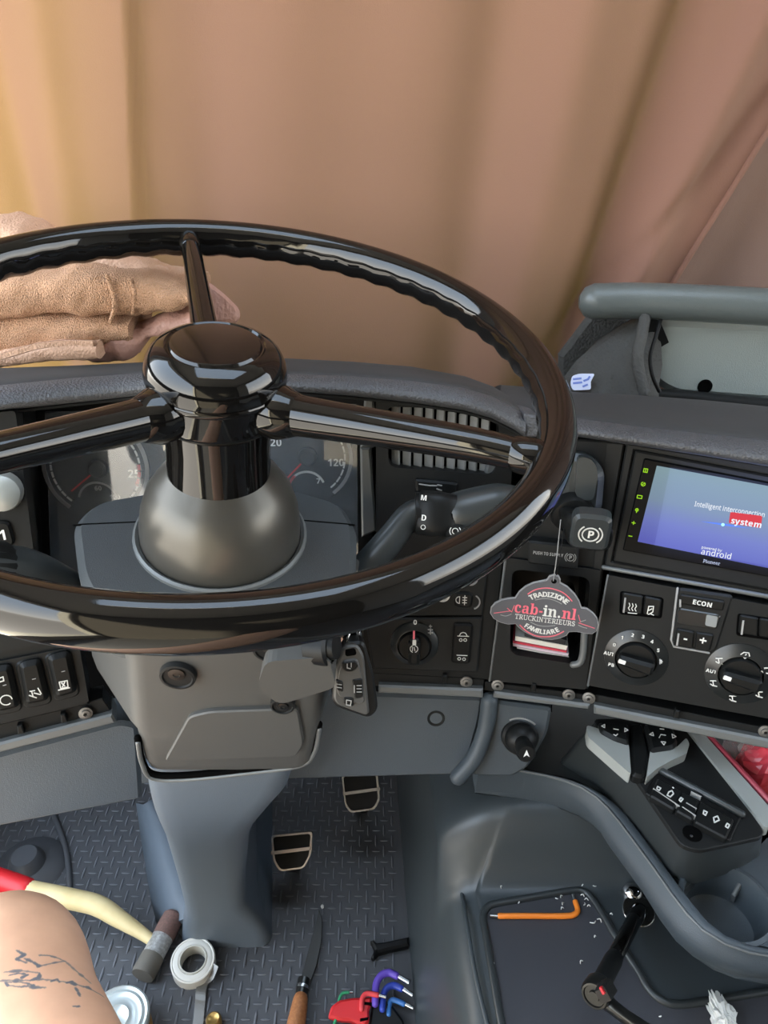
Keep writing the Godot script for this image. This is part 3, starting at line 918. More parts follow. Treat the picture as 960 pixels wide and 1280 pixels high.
func rotary(t: Node3D, f: Transform3D, px: float, py: float, ro: float, rk: float, turn := -.12) -> void:
	var c := loc(f, px, py, .003)
	var g := Transform3D(f.basis, f * Vector3(c.x, c.y, .003))
	var b := obj("dial_ring", sh().lathe(g, [Vector2(ro * 1.14, -.001), Vector2(ro * 1.12, .0008), Vector2(rk * 1.10, .0050), Vector2(rk * 1.05, .0052), Vector2(rk, .0), Vector2(0, 0)], 40), M.ring, t)
	var k := obj("knob", sh().lathe(g, [Vector2(rk * .98, -.001), Vector2(rk * .96, .006), Vector2(rk * .9, .008), Vector2(0, .0085)], 40), M.button, t)
	var a := Transform3D(g.basis * Basis(Vector3(0, 0, 1), turn), g.origin)
	obj("grip", sh().plate(a, rnd(PackedVector2Array([Vector2(-rk * .9, -rk * .26), Vector2(rk * .9, -rk * .36), Vector2(rk * .9, rk * .36), Vector2(-rk * .9, rk * .26)]), rk * .2), .004, .018, .003), M.button, k)
	obj("pointer", sh().plate(a, rnd(PackedVector2Array([Vector2(-rk * .86, -rk * .11), Vector2(-rk * .5, -rk * .11), Vector2(-rk * .5, rk * .11), Vector2(-rk * .86, rk * .11)]), rk * .05), .0175, .0184), M.white, k)
	b.set_meta("label", "dial ring with printed scale")

# ---------------------------------------------------------------- parking brake and storage pocket
func build_pocket() -> void:
	var f := R2
	obj("fascia", slab(f, [672, 546, 778, 553, 754, 700, 752, 712, 634, 697], -.03, -.004, .0015), M.panel, dash)
	# frame around the pocket
	var po := rnd(locs(f, [632, 697, 751, 713, 732, 862, 612, 851], 0), .002, 4)
	var pi := rnd(locs(f, [640, 711, 738, 722, 729, 832, 637, 818], 0), .010, 4)
	obj("pocket_frame", sh().ring(f, po, pi, -.02, 0), M.panel, dash)
	obj("seam_bead", sh().tube(PackedVector3Array([on(f, 632, 697, 0), on(f, 612, 851, 0)]), .0013, 6), M.trim, dash)
	# the pocket's liner
	var q := rnd(locs(f, [640, 711, 738, 722, 729, 832, 637, 818], 0), .010, 4)
	var c := Vector2.ZERO
	for x in q: c += x / q.size()
	var qo := PackedVector2Array()
	for x in q: qo.append(c + (x - c) * 1.06)
	var s := sh().ring(f, qo, q, -.075, -.001)
	obj("pocket_liner", s, M.panel_dark, dash)
	obj("pocket_back", sh().plate(f, qo, -.08, -.073), M.black, dash)
	obj("pocket_lip", sh().tube(crv([on(f, 731, 780, .0), on(f, 729, 815, .001), on(f, 725, 828, .001), on(f, 716, 831, .0)], 5), .0035, 10), M.trim, dash, "rounded lower corner of the pocket, its highlight in the pale colour")  # paler material carries the highlight on the pocket's lower edge
	obj("pocket_screw", sh().lathe(aim(on(f, 711, 734, -.06), f.basis.z), [Vector2(.006, 0), Vector2(.006, .012), Vector2(.004, .016), Vector2(0, .016)], 16), M.steel, dash)
	# booklets that lie in the pocket
	var cols := [Color8(36, 36, 38), Color8(226, 220, 210), Color8(214, 66, 84), Color8(226, 206, 214), Color8(222, 212, 206)]
	var lab := ["black notebook on top of the papers in the dashboard pocket", "thick white booklet under the black notebook in the pocket", "thin red booklet between the papers in the pocket", "pale lilac booklet below the red one in the pocket", "cream booklet at the bottom of the pocket's paper stack"]
	var rows := [[788, 796, 657, 709, 12], [795, 801, 644, 710, 2], [801.5, 804, 641, 709, 0], [804.5, 808, 641, 711, 2], [808.5, 811, 646, 711, 1]]
	for i in 5:
		var r: Array = rows[i]
		var a := on(f, r[2], r[0], -.012)
		var b := on(f, r[3], r[0] + 12.5, -.012)
		var h := on(f, r[2], r[0], -.012).distance_to(on(f, r[2], r[1], -.012))
		var x := (b - a).normalized()
		var n := (f.basis.z - x * f.basis.z.dot(x)).normalized()
		var g := Transform3D(Basis(x, n.cross(x), n), a)
		var w := a.distance_to(b)
		var t := thing("booklet", lab[i], "booklet", a, "papers in the dashboard pocket")
		obj("cover", sh().plate(g, PackedVector2Array([Vector2(0, -.0006), Vector2(w, -.0006), Vector2(w, 0), Vector2(0, 0)]), -.05, 0), mat(cols[i].darkened(.1), .6), t)
		obj("page_block", sh().plate(g, PackedVector2Array([Vector2(.0005, -h), Vector2(w - .0005, -h), Vector2(w - .0005, -.0005), Vector2(.0005, -.0005)]), -.049, -.0008), mat(cols[i], .8), t)
	# parking brake
	var t := thing("parking_brake_valve", "black parking brake lever with a white circled P beside the radio", "brake lever", on(f, 735, 640))
	obj("mount", slab(f, [706, 566, 740, 571, 757, 590, 752, 648, 700, 650], -.02, .012, .006, .012), M.satin, t)
	obj("mount_cap", slab(f, [722, 570, 741, 574, 748, 590, 742, 628, 718, 622], .008, .020, .006, .01), M.satin, t)
	var d := (f.basis.z * .8 + Vector3(.12, -.28, .2)).normalized()
	var o := on(f, 714, 640, .012)
	obj("collar", sh().lathe(aim(o, d), [Vector2(.0, -.006), Vector2(.0185, -.006), Vector2(.0195, .002), Vector2(.018, .007), Vector2(.012, .009), Vector2(0, .009)], 30), M.button, t)
	# lever: a neck that turns into a broad flat-faced grip
	var rings := []
	for r in [[713, 640, .014, .012, .010], [716, 645, .026, .012, .011], [722, 652, .036, .0145, .014], [731, 659, .042, .0185, .0195], [736, 668, .045, .0190, .0195], [738, 675, .044, .0185, .015], [739, 680, .042, .015, .010]]:
		var cc := on(f, r[0], r[1], r[2])
		rings.append(PackedVector3Array())
		for i in 20:
			var w := TAU * i / 20
			var e := Vector2(signf(cos(w)) * pow(absf(cos(w)), .6), signf(sin(w)) * pow(absf(sin(w)), .6))
			rings[-1].append(cc + (f.basis.x * e.x * r[3] + (f.basis.z * .55 + f.basis.y * .8) * e.y * r[4]))
	var lv := obj("lever", sh().loft(rings), M.button, t)
	var pf := Transform3D(f.basis, Vector3.ZERO)
	var n := (f.basis.z * .8 - f.basis.y * .25).normalized()
	pf = aim(on(f, 738, 667, .0610), n, f.basis.x)
	obj("grip_face", sh().plate(pf, rnd(PackedVector2Array([Vector2(-.0165, -.018), Vector2(.0165, -.018), Vector2(.0165, .019), Vector2(-.0165, .019)]), .009), -.012, .0015, .003), M.satin, lv)
	obj("symbol", sh().strokes(pf, [arc(Vector2.ZERO, .0068, 0, 360, 28), arc(Vector2.ZERO, .0098, 130, 230, 12), arc(Vector2.ZERO, .0098, -50, 50, 12)], .0011, .0014, .002), M.white, lv)
	words("P", pf, Vector2(0.0002, 0), .0016, .0075, M.white, lv)
	t = thing("supply_button", "grey PUSH TO SUPPLY button under the parking brake lever", "button", on(f, 692, 693))
	var pb := obj("button_body", slab(f, [660, 676, 724, 683, 722, 713, 660, 705], -.01, .012, .002, .003), M.panel, t)
	label_px("PUSH TO SUPPLY", f, 685, 692.5, .0122, .0031, M.dim_white, pb).transform.basis *= Basis.from_scale(Vector3(.82, 1, 1))
	var sc := loc(f, 713, 697, .0122)
	obj("symbol", sh().strokes(f, [arc(sc, .0034, 0, 360, 16), arc(sc, .005, 130, 230, 6), arc(sc, .005, -50, 50, 6)], .0006, .012, .0124), M.dim_white, pb)
	words("P", f, sc, .0122, .0038, M.dim_white, pb)

# ---------------------------------------------------------------- light switch panel
func build_light_panel() -> void:
	var f := R1
	var t := thing("light_switch_panel", "dark panel with rotary light switch and rocker beside the key", "switch panel", on(f, 540, 790))
	obj("face_plate", slab(f, [452, 700, 630, 700, 612, 851, 600, 849, 452, 842], -.03, -.003, .0015), M.panel_dark, t)
	obj("module", slab(f, [456, 773, 603, 772, 597, 841, 466, 836], -.01, .002, .0015, .002), M.panel, t)
	obj("module", slab(f, [456, 712, 609, 718, 603.5, 770, 456, 771], -.01, .002, .0015, .002), M.panel, t)
	rotary(t, f, 518, 805, .0215, .0165, -PI / 2)
	label_px("0", f, 519, 778, .0074, .005, M.white, t)
	symbol(f, [[536, 783, 540, 783], [538, 781, 538, 793], [535, 787, 541, 787], [535, 791, 541, 791]], .0074, .0007, M.dim_white, t)
	var c := loc(f, 517.5, 811, .0205)
	var g := Transform3D(f.basis, f * Vector3(c.x, c.y, .0195))
	obj("fog_button", sh().plate(g, rnd(PackedVector2Array([Vector2(-.006, -.0065), Vector2(.006, -.0065), Vector2(.006, .0065), Vector2(-.006, .0065)]), .0015), -.004, .0012, .0006), M.black, t)
	obj("symbol", sh().strokes(g, [arc(Vector2.ZERO, .0038, 110, 250, 8), arc(Vector2.ZERO, .0038, -70, 70, 8), [Vector2(-.0015, -.002), Vector2(-.0015, .002)], [Vector2(.001, -.002), Vector2(.0, .002)]], .0007, .0012, .0016), M.white, t)
	obj("light_bar", sh().plate(f, rnd(locs(f, [516.2, 789, 518.8, 789, 518.4, 799, 516, 799], .0205), .0006), .019, .0206), M.pink, t)
	var r := obj("rocker", slab(f, [567, 780, 591.5, 781, 587.5, 831, 563.5, 829], 0, .006, .002, .004), M.black, t)
	symbol(f, [[572, 795, 586, 795.5], [574, 795, 576, 791.5, 579, 790.5, 582, 791.5, 584, 795]], .0062, .0007, M.white, r)
	symbol(f, [[571, 819, 584, 819.5]], .0062, .0007, M.white, r)
	for q in [[576, 800], [581.5, 800], [574, 823.5], [580, 824]]:
		obj("symbol", sh().strokes(f, [arc(loc(f, q[0], q[1], .0062), .0015, 0, 360, 10)], .0006, .006, .0064), M.white, r)
	var b := obj("round_button", sh().plate(f, rnd(locs(f, [568, 740, 592, 742, 590, 761, 567, 759], .005), .006), 0, .005, .002), M.button, t)
	var fc := loc(f, 577, 750, .005)
	obj("symbol", sh().strokes(f, [arc(fc + Vector2(-.002, 0), .0036, 90, 270, 10), [fc + Vector2(-.002, .0036), fc + Vector2(-.002, -.0036)], [fc + Vector2(.001, .0028), fc + Vector2(.005, .0028)], [fc + Vector2(.001, 0), fc + Vector2(.005, 0)], [fc + Vector2(.001, -.0028), fc + Vector2(.005, -.0028)], [fc + Vector2(.003, .005), fc + Vector2(.003, -.005)]], .0007, .0048, .0054), M.white, b)
	obj("switch_arc", sh().strokes(f, [arc(loc(f, 590, 751), .0075, -70, 60, 10)], .0012, .002, .0036), M.dim_white, t)
	obj("switch_arc", sh().strokes(f, [arc(loc(f, 553, 742), .0065, -120, 20, 10)], .002, .002, .0036), M.white, t)
	obj("switch_arc", sh().strokes(f, [arc(loc(f, 588, 722), .0065, -110, 10, 10)], .0014, .002, .0036), M.dim_white, t)

# ---------------------------------------------------------------- air vent
func build_vent() -> void:
	var f := CC
	var t := thing("air_vent", "black slatted air vent behind the spoke, under the hood's end", "air vent", on(f, 555, 555))
	var po := rnd(locs(f, [470, 494, 560, 500, 650, 530, 642, 560, 632, 705, 470, 705], 0), .004, 4)
	var pi := rnd(locs(f, [483, 508, 560, 511, 624, 527, 624, 560, 618, 594, 486, 584], 0), .008, 4)
	obj("surround", sh().ring(f, po, pi, -.02, 0), M.panel, t)
	obj("surround_edge", sh().tube(PackedVector3Array([on(f, 470, 494, .001), on(f, 560, 501, .001), on(f, 605, 512, .001), on(f, 648, 530, .001)]), .0016, 8), M.trim, t)
	obj("duct", sh().plate(f, locs(f, [475, 500, 632, 518, 628, 604, 478, 594], 0), -.06, -.045), M.gap, t)
	for i in 9:
		var k := i / 8.0
		var x0 := lerpf(499, 612, k)
		var a := loc(f, x0, lerpf(504, 526, k), 0)
		var b := loc(f, x0 - 8, lerpf(592, 600, k), 0)
		var g := Transform3D(f.basis * Basis(Vector3(0, 1, 0), -.55), f * Vector3((a.x + b.x) / 2, (a.y + b.y) / 2, -.014))
		var h := a.distance_to(b) / 2
		obj("slat", sh().plate(g, rnd(PackedVector2Array([Vector2(-.0042, -h), Vector2(.0042, -h), Vector2(.0042, h), Vector2(-.0042, h)]), .002), -.0012, .0012, .0006), M.slat, t)
	obj("slat_bar", sh().bar(on(f, 486, 548, -.022), on(f, 622, 560, -.022), f.basis.y, .006, .003, .001), M.panel_dark, t)
	obj("vent_post", slab(f, [611, 572, 622, 574, 620, 596, 606, 594], -.03, -.004, .002, .003), M.trim, t)
	# small switch with a lever symbol
	var b := obj("seat_switch", slab(f, [519, 599, 574, 604, 570, 622, 520, 616], -.004, .006, .002, .003), M.button, t)
	symbol(f, [[524, 605, 537, 607, 546, 607], [547, 606, 552, 607], [546, 611, 552, 613]], .0062, .0012, M.dim_white, b)

# ---------------------------------------------------------------- switch panel by the door
func build_left_panel() -> void:
	var f := LL
	var t := thing("rocker_switch_panel", "grey panel with tall rocker switches under the wheel beside the column", "switch panel", on(f, 50, 850))
	obj("face_plate", slab(f, [-240, 836, 92, 766, 112, 881, -240, 965], -.03, 0, .002), M.panel, t)
	obj("module", slab(f, [-240, 874, 99, 807, 111, 877, -240, 960], -.01, .003, .0015, .002), M.panel, t)
	obj("module", slab(f, [-240, 836, 58, 777, 61, 803, -240, 866], -.01, .003, .0015, .002), M.panel, t)
	obj("module", slab(f, [63, 776, 92, 769, 96, 797, 66, 803], -.01, .003, .0015, .002), M.panel, t)
	var sets := [[-14, 837, 13, 832, 25, 886, -5, 893], [22, 831, 50, 825, 62, 877, 32, 884], [58, 822, 87, 815, 97, 867, 70, 875]]
	for i in 3:
		var q: Array = sets[i]
		var c := Vector2((q[0] + q[2] + q[4] + q[6]) / 4.0, (q[1] + q[3] + q[5] + q[7]) / 4.0)
		var o := []
		for j in 4:
			o.append(c.x + (q[j * 2] - c.x) * 1.22)
			o.append(c.y + (q[j * 2 + 1] - c.y) * 1.12)
		obj("switch_frame", slab(f, o, 0, .0045, .0015, .007), M.panel, t)
		var r := obj("rocker", slab(f, q, 0, .010, .004, .006), M.button, t)
		symbol(f, [[c.x - 1, c.y - 5, c.x + 3, c.y - 6]], .0103, .0006, M.dim_white, r)
		match i:
			0:
				obj("symbol", sh().strokes(f, [arc(loc(f, c.x + 3, c.y + 13, .01), .0048, 0, 300, 16)], .0009, .0099, .0104), M.white, r)
				symbol(f, [[c.x - 6, c.y - 14, c.x - 1, c.y - 16, c.x, c.y - 11, c.x - 5, c.y - 9.5]], .0103, .0009, M.white, r)
			1: symbol(f, [[c.x - 4, c.y + 10, c.x + 2, c.y + 9], [c.x - 2, c.y + 10, c.x, c.y + 17], [c.x + 1, c.y + 12, c.x + 9, c.y + 14], [c.x + 6, c.y + 6, c.x + 10, c.y + 13], [c.x - 5, c.y + 15, c.x + 4, c.y + 18]], .0103, .0009, M.white, r)
			2: symbol(f, [[c.x - 4, c.y + 8, c.x + 6, c.y + 6, c.x + 7, c.y + 14, c.x - 2, c.y + 16, c.x - 4, c.y + 8], [c.x - 1, c.y + 9, c.x + 3, c.y + 13], [c.x + 3, c.y + 8, c.x, c.y + 14], [c.x - 5, c.y + 18, c.x + 9, c.y + 15]], .0103, .0009, M.white, r)
# ---------------------------------------------------------------- steering column and wheel
func xz_ring(y: float, p: Array, r: float, k := 4) -> PackedVector3Array:   # level ring from (x, z) corners
	var q := PackedVector2Array()
	for i in range(0, p.size(), 2): q.append(Vector2(p[i], p[i + 1]))
	var o := PackedVector3Array()
	for v in rnd(q, r, k): o.append(Vector3(v.x, y, v.y))
	return o

func build_column() -> void:
	var t := thing("steering_column", "grey steering column with ball joint cover, plastic shrouds and floor pedestal under the wheel", "steering column", at_y(265, 1165, 0.0))
	# upper shroud
	var top := Transform3D(WH.basis, WH * Vector3(0, 0, -0.158))
	var up := obj("upper_shroud", sh().plate(top, rnd(locs(top, [90, 652, 118, 624, 200, 610, 352, 604, 428, 626, 447, 660, 445, 722, 424, 760, 380, 768, 165, 772, 122, 762, 98, 722]), .014, 4), -.050, 0, .006), M.column, t)
	obj("shroud_seam", sh().strokes(top, pxl(top, [[92, 656, 182, 652], [372, 650, 443, 656]]), .0012, -.001, .0004), M.gap, up)
	obj("ball_ring", sh().lathe(WH, [Vector2(.0655, -.163), Vector2(.071, -.162), Vector2(.0705, -.1555), Vector2(.0685, -.154), Vector2(.0655, -.156)], 48), M.trim, t, "pale ring round the ball cover")
	obj("ball_cover", sh().lathe(WH, [Vector2(.036, -.086), Vector2(.0405, -.092), Vector2(.049, -.101), Vector2(.0575, -.114), Vector2(.0625, -.129), Vector2(.0648, -.145), Vector2(.0650, -.158), Vector2(.063, -.166)], 56), M.boot, t, "satin grey ball cover")
	# lower shroud
	var rings := []
	for r in [[796, 152, 418, -.425, 100, 452, -.53, .012], [814, 160, 412, -.428, 102, 448, -.525, .012], [860, 165, 404, -.436, 105, 440, -.525, .012], [900, 169, 399, -.441, 111, 428, -.525, .012], [911, 170, 398, -.443, 116, 420, -.525, .012], [917, 171, 397, -.443, 168, 406, -.52, .012], [955, 180, 391, -.449, 180, 396, -.52, .014], [962, 185, 386, -.455, 186, 390, -.515, .014]]:
		var a := at_z(r[1], r[0], r[3])
		var b := at_z(r[2], r[0], r[3])
		rings.append(xz_ring(a.y, [a.x, a.z, b.x, b.z, x_at(r[5], a.y, r[6]), r[6], x_at(r[4], a.y, r[6]), r[6]], r[7]))
	var low := obj("lower_shroud", sh().loft(rings), M.lower, t)
	var fa := at_z(160, 814, -.428)
	var fb := at_z(412, 814, -.428)
	var fc := at_z(180, 955, -.449)
	var n := (fb - fa).cross(fa - fc).normalized()
	if n.z < 0: n = -n
	var ff := aim(fa + n * .0032, n)
	# raised foot, screw wells, ignition housing
	obj("raised_foot", sh().plate(ff, rnd(locs(ff, [214, 936, 236, 896, 262, 890, 372, 886, 380, 930, 370, 946, 205, 952]), .006), -.01, .0002, .0012), M.lower, low)
	for q in [[222, 846, .0135], [337, 812, .0125], [353, 882, .0095]]:
		var c := loc(ff, q[0], q[1])
		var g := Transform3D(ff.basis, ff * Vector3(c.x, c.y, 0))
		var rr: float = q[2]
		var wl := obj("screw_well", sh().lathe(g, [Vector2(rr * 1.05, -.003), Vector2(rr, .0012), Vector2(rr * .86, .0016), Vector2(rr * .8, .0003), Vector2(0, .0002)], 28), M.panel_dark, low)
		var off := Vector3(0, rr * .3, 0) if rr > .01 else Vector3.ZERO
		var h := Transform3D(g.basis, g * off)
		obj("screw", sh().lathe(h, [Vector2(rr * .5, .0002), Vector2(rr * .48, .0016), Vector2(rr * .2, .002), Vector2(rr * .18, .0012), Vector2(0, .0012)], 16), M.dark_steel, wl)
	var ig := obj("ignition_housing", sh().plate(ff, rnd(locs(ff, [335, 806, 412, 800, 422, 838, 352, 860, 325, 838]), .008), -.02, .016, .010), M.lower, low)
	var lo_c := loc(ff, 396, 806, .0)
	var lf := aim(ff * Vector3(lo_c.x, lo_c.y, .002), (ff.basis.z * .22 + ff.basis.x * .9 + ff.basis.y * .25))
	obj("ignition_lock", sh().lathe(lf, [Vector2(.0, -.005), Vector2(.0145, -.005), Vector2(.014, .010), Vector2(.011, .012), Vector2(.010, .010), Vector2(.009, .016), Vector2(0, .017)], 24), M.button, ig)
	# rubber gasket under the shroud
	var gp := crv([at_z(172, 922, -.448), at_z(177, 948, -.452), at_z(190, 967, -.456), at_z(230, 969, -.457), at_z(300, 962, -.457), at_z(372, 952, -.457), at_z(392, 936, -.455), at_z(399, 905, -.452)], 6)
	obj("gasket", sh().tube(gp, .0030, 10), M.gap, t)
	var gq := PackedVector3Array()
	for p in gp: gq.append(p + Vector3(0, -.004, .0015))
	obj("gasket_lip", sh().tube(gq, .0022, 8), M.trim, t)
	# pedestal
	rings = []
	for r in [[962, 176, 372, -.470, .30, .02], [975, 177, 366, -.474, .30, .025], [998, 179, 360, -.486, .30, .03], [1014, 182, 346, -.494, .30, .032], [1030, 186, 333, -.505, .30, .034], [1046, 193, 319, -.519, .30, .034], [1060, 201, 312, -.534, .30, .032], [1080, 209, 310, -.556, .30, .028], [1110, 219, 307, -.586, .30, .026], [1138, 227, 308, -.612, .30, .024], [1150, 229, 322, -.630, .30, .024], [1162, 227, 334, -.648, .14, .024]]:
		var a := at_z(r[1], r[0], r[3])
		var b := at_z(r[2], r[0], r[3])
		var z: float = r[3] - r[4]
		rings.append(xz_ring(a.y, [a.x, a.z, b.x, b.z, b.x * 1.27, z, a.x - .015, z], r[5]))
	var last := at_z(223, 1170, -.66)
	var lb := at_z(338, 1160, -.66)
	rings.append(xz_ring(0.0, [last.x, -.655, lb.x, -.655, lb.x - .04, -.97, last.x - .02, -.97], .024))
	obj("pedestal", sh().loft(rings), M.pedestal, t)
	obj("pedestal_foot", sh().plate(flat(0.0), rnd(locs(flat(0.0), [212, 1140, 224, 1174, 262, 1178, 310, 1169, 337, 1152, 341, 1128, 322, 1100, 226, 1100]), .024), 0, .012, .008), M.pedestal, t)
	# skirt that flares from the pedestal down to the mat
	var ra := []
	for q in [[170, 1004, 192, 998], [175, 1040, 204, 1034], [181, 1080, 220, 1074], [188, 1122, 236, 1112], [196, 1156, 244, 1142]]:
		var o := at_y(q[0], q[1], .001)
		var i := at_y(q[2], q[3], .055)
		ra.append(PackedVector3Array([o, o.lerp(i, .5) + Vector3(-.004, -.010, 0), i, Vector3(i.x + .03, .0, i.z)]))
	obj("pedestal_skirt", sh().loft(ra), M.pedestal, t)

func build_wheel() -> void:
	var t := thing("steering_wheel", "glossy black three-spoke steering wheel with finger-grip rim and domed hub", "steering wheel", WH * Vector3(0, 0, -.1))
	var rings := []
	for i in 240:
		var w := TAU * i / 240
		var rad := Vector3(cos(w), sin(w), 0)
		var ring := PackedVector3Array()
		for j in 20:
			var x := TAU * j / 20
			var d := Vector2(cos(x), sin(x))
			var k := maxf(0.0, -d.x * .6 - d.y * .8)
			var rr := 1.0 + 0.13 * k * k * (0.5 + 0.5 * sin(w * 54.0))
			ring.append(WH * (rad * (.24 + .0128 * d.x * rr) + Vector3(0, 0, .0158 * d.y * rr)))
		rings.append(ring)
	rings.append(rings[0])
	obj("rim", sh().loft(rings, true, false), M.gloss, t)
	var ends := []
	var pr := loc(WH, 672, 574)
	var ar := pr.angle()
	var pt := loc(WH, 238, 306)
	var al := loc(WH, -190, 618).angle()
	for a in [ar, al, pt.angle()]:
		var d := Vector3(cos(a), sin(a), 0)
		var far := absf(a - pt.angle()) < .01
		var k := .78 if far else 1.0
		var p := crv([WH * (d * .02 + Vector3(0, 0, -.024)), WH * (d * .06 + Vector3(0, 0, -.022)), WH * (d * .12 + Vector3(0, 0, -.013)), WH * (d * .19 + Vector3(0, 0, -.003)), WH * (d * .238)], 5)
		var r := []
		for i in p.size(): r.append(lerpf(.0172, .0098, pow(float(i) / (p.size() - 1), .8)) * k)
		var sp := obj("spoke", sh().tube(p, r, 20), M.gloss, t)
		var c0 := WH * (d * .215 + Vector3(0, 0, -.0006))
		var c1 := WH * (d * .229)
		obj("spoke_collar", sh().tube(PackedVector3Array([c0, c0.lerp(c1, .3), c1]), [.0112 * k, .0122 * k, .0128 * k], 20), M.gloss, sp)
	obj("hub_cap", sh().lathe(WH, [Vector2(0, .0170), Vector2(.028, .0165), Vector2(.0305, .0158), Vector2(.0318, .0140), Vector2(.0330, .0140), Vector2(.0345, .0152), Vector2(.040, .0130), Vector2(.0450, .0085), Vector2(.0482, .0020), Vector2(.0497, -.0050), Vector2(.0497, -.0085), Vector2(.0480, -.0105), Vector2(.0470, -.0105)], 64), M.gloss, t)
	obj("hub_lip", sh().lathe(WH, [Vector2(.0470, -.0100), Vector2(.0482, -.0115), Vector2(.0486, -.0135), Vector2(.0478, -.0155), Vector2(.0455, -.0165)], 64), M.gloss, t)
	obj("hub_band", sh().lathe(WH, [Vector2(.0460, -.0155), Vector2(.0462, -.034), Vector2(.0448, -.0385), Vector2(.0415, -.0410), Vector2(.0395, -.0415)], 64), M.gloss, t)
	obj("hub_stem", sh().lathe(WH, [Vector2(.0398, -.040), Vector2(.0388, -.060), Vector2(.0394, -.090), Vector2(.0400, -.0945), Vector2(.0392, -.0985), Vector2(.035, -.0995)], 64), M.gloss, t)
	for a in [ar, al]:
		var d := Vector3(cos(a), sin(a), 0)
		obj("spoke_root", sh().tube(PackedVector3Array([WH * (d * .034 + Vector3(0, 0, -.0245)), WH * (d * .052 + Vector3(0, 0, -.0235)), WH * (d * .058 + Vector3(0, 0, -.0225))]), [.0198, .0196, .0172], 20), M.gloss, t)

func build_stalks() -> void:
	var t := thing("gear_stalk", "black gear selector stalk with M and D markings right of the column", "stalk", at(452, 712, .66))
	var p := crv([at(440, 728, .665), at(462, 704, .662), at(490, 672, .66), at(512, 645, .66), at(530, 637, .66)], 6)
	var r := []
	for i in p.size(): r.append(lerpf(.0145, .0115, float(i) / (p.size() - 1)))
	obj("arm", sh().tube(p, r, 16), M.satin, t)
	var hd := at(524, 640, .655)
	var hb := at(566, 645, .655)
	obj("collar", sh().tube(PackedVector3Array([at(519, 641, .656), at(525, 641, .656)]), .0185, 20, false, false), M.button, t)
	var dirx := (hb - hd).normalized()
	var toeye := (EYE - hd).normalized()
	var f := aim((hd + hb) / 2, toeye, dirx)
	var rings := []
	for k in [[-.0165, .0175], [-.0150, .0195], [0.0, .0200], [.0155, .0190], [.018, .0160]]:
		var ring := PackedVector3Array()
		for v in rnd(PackedVector2Array([Vector2(-1, -1), Vector2(1, -1), Vector2(1, 1), Vector2(-1, 1)]), .6, 4): ring.append(f * Vector3(k[0], v.x * k[1], v.y * k[1] * .9))
		rings.append(ring)
	var h := obj("selector", sh().loft(rings), M.button, t)
	words("M", f, Vector2(-.0125, .0125), .0182, .0045, M.white, h)
	words("D", f, Vector2(-.0105, -.0045), .0184, .0050, M.white, h)
	obj("symbol", sh().strokes(f, [arc(Vector2(-.0100, -.0125), .0019, 0, 360, 12)], .0006, .0180, .0185), M.white, h)
	obj("grip", sh().tube(crv([at(563, 645, .656), at(580, 640, .654), at(610, 632, .652), at(638, 626, .65)], 5), [.0165, .0180, .0188, .0192, .0194, .0194, .0194, .0192, .019, .0188, .0186, .0184, .018, .0172, .016, .015], 20), M.satin, t)
	obj("grip_ring", sh().tube(PackedVector3Array([at(562, 645, .656), at(566, 644, .656)]), .0192, 20, false, false), M.gap, t)
	var b := at(569, 664, .640)
	var bf := aim(b, (EYE - b).normalized())
	var bt := obj("thumb_button", sh().plate(bf, rnd(PackedVector2Array([Vector2(-.009, -.006), Vector2(.010, -.004), Vector2(.008, .006), Vector2(-.006, .006)]), .005), -.004, .004, .002), M.button, t)
	obj("symbol", sh().strokes(bf, [arc(Vector2.ZERO, .0025, 0, 360, 14), arc(Vector2.ZERO, .0046, 140, 220, 6), arc(Vector2.ZERO, .0046, -40, 40, 6)], .0006, .004, .0045), M.white, bt)
	t = thing("indicator_stalk", "thick dark indicator stalk left of the column under the wheel rim", "stalk", at(100, 735, .64))
	p = crv([at(125, 742, .65), at(90, 734, .63), at(50, 718, .60), at(10, 710, .57), at(-40, 706, .54)], 5)
	r = []
	for i in p.size(): r.append(lerpf(.011, .018, minf(1.0, float(i) / (p.size() * .6))))
	obj("arm", sh().tube(p, r, 16), M.satin, t)
	obj("end_knob", sh().tube(PackedVector3Array([at(-2, 709, .565), at(-45, 706, .54)]), .0205, 18), M.button, t)

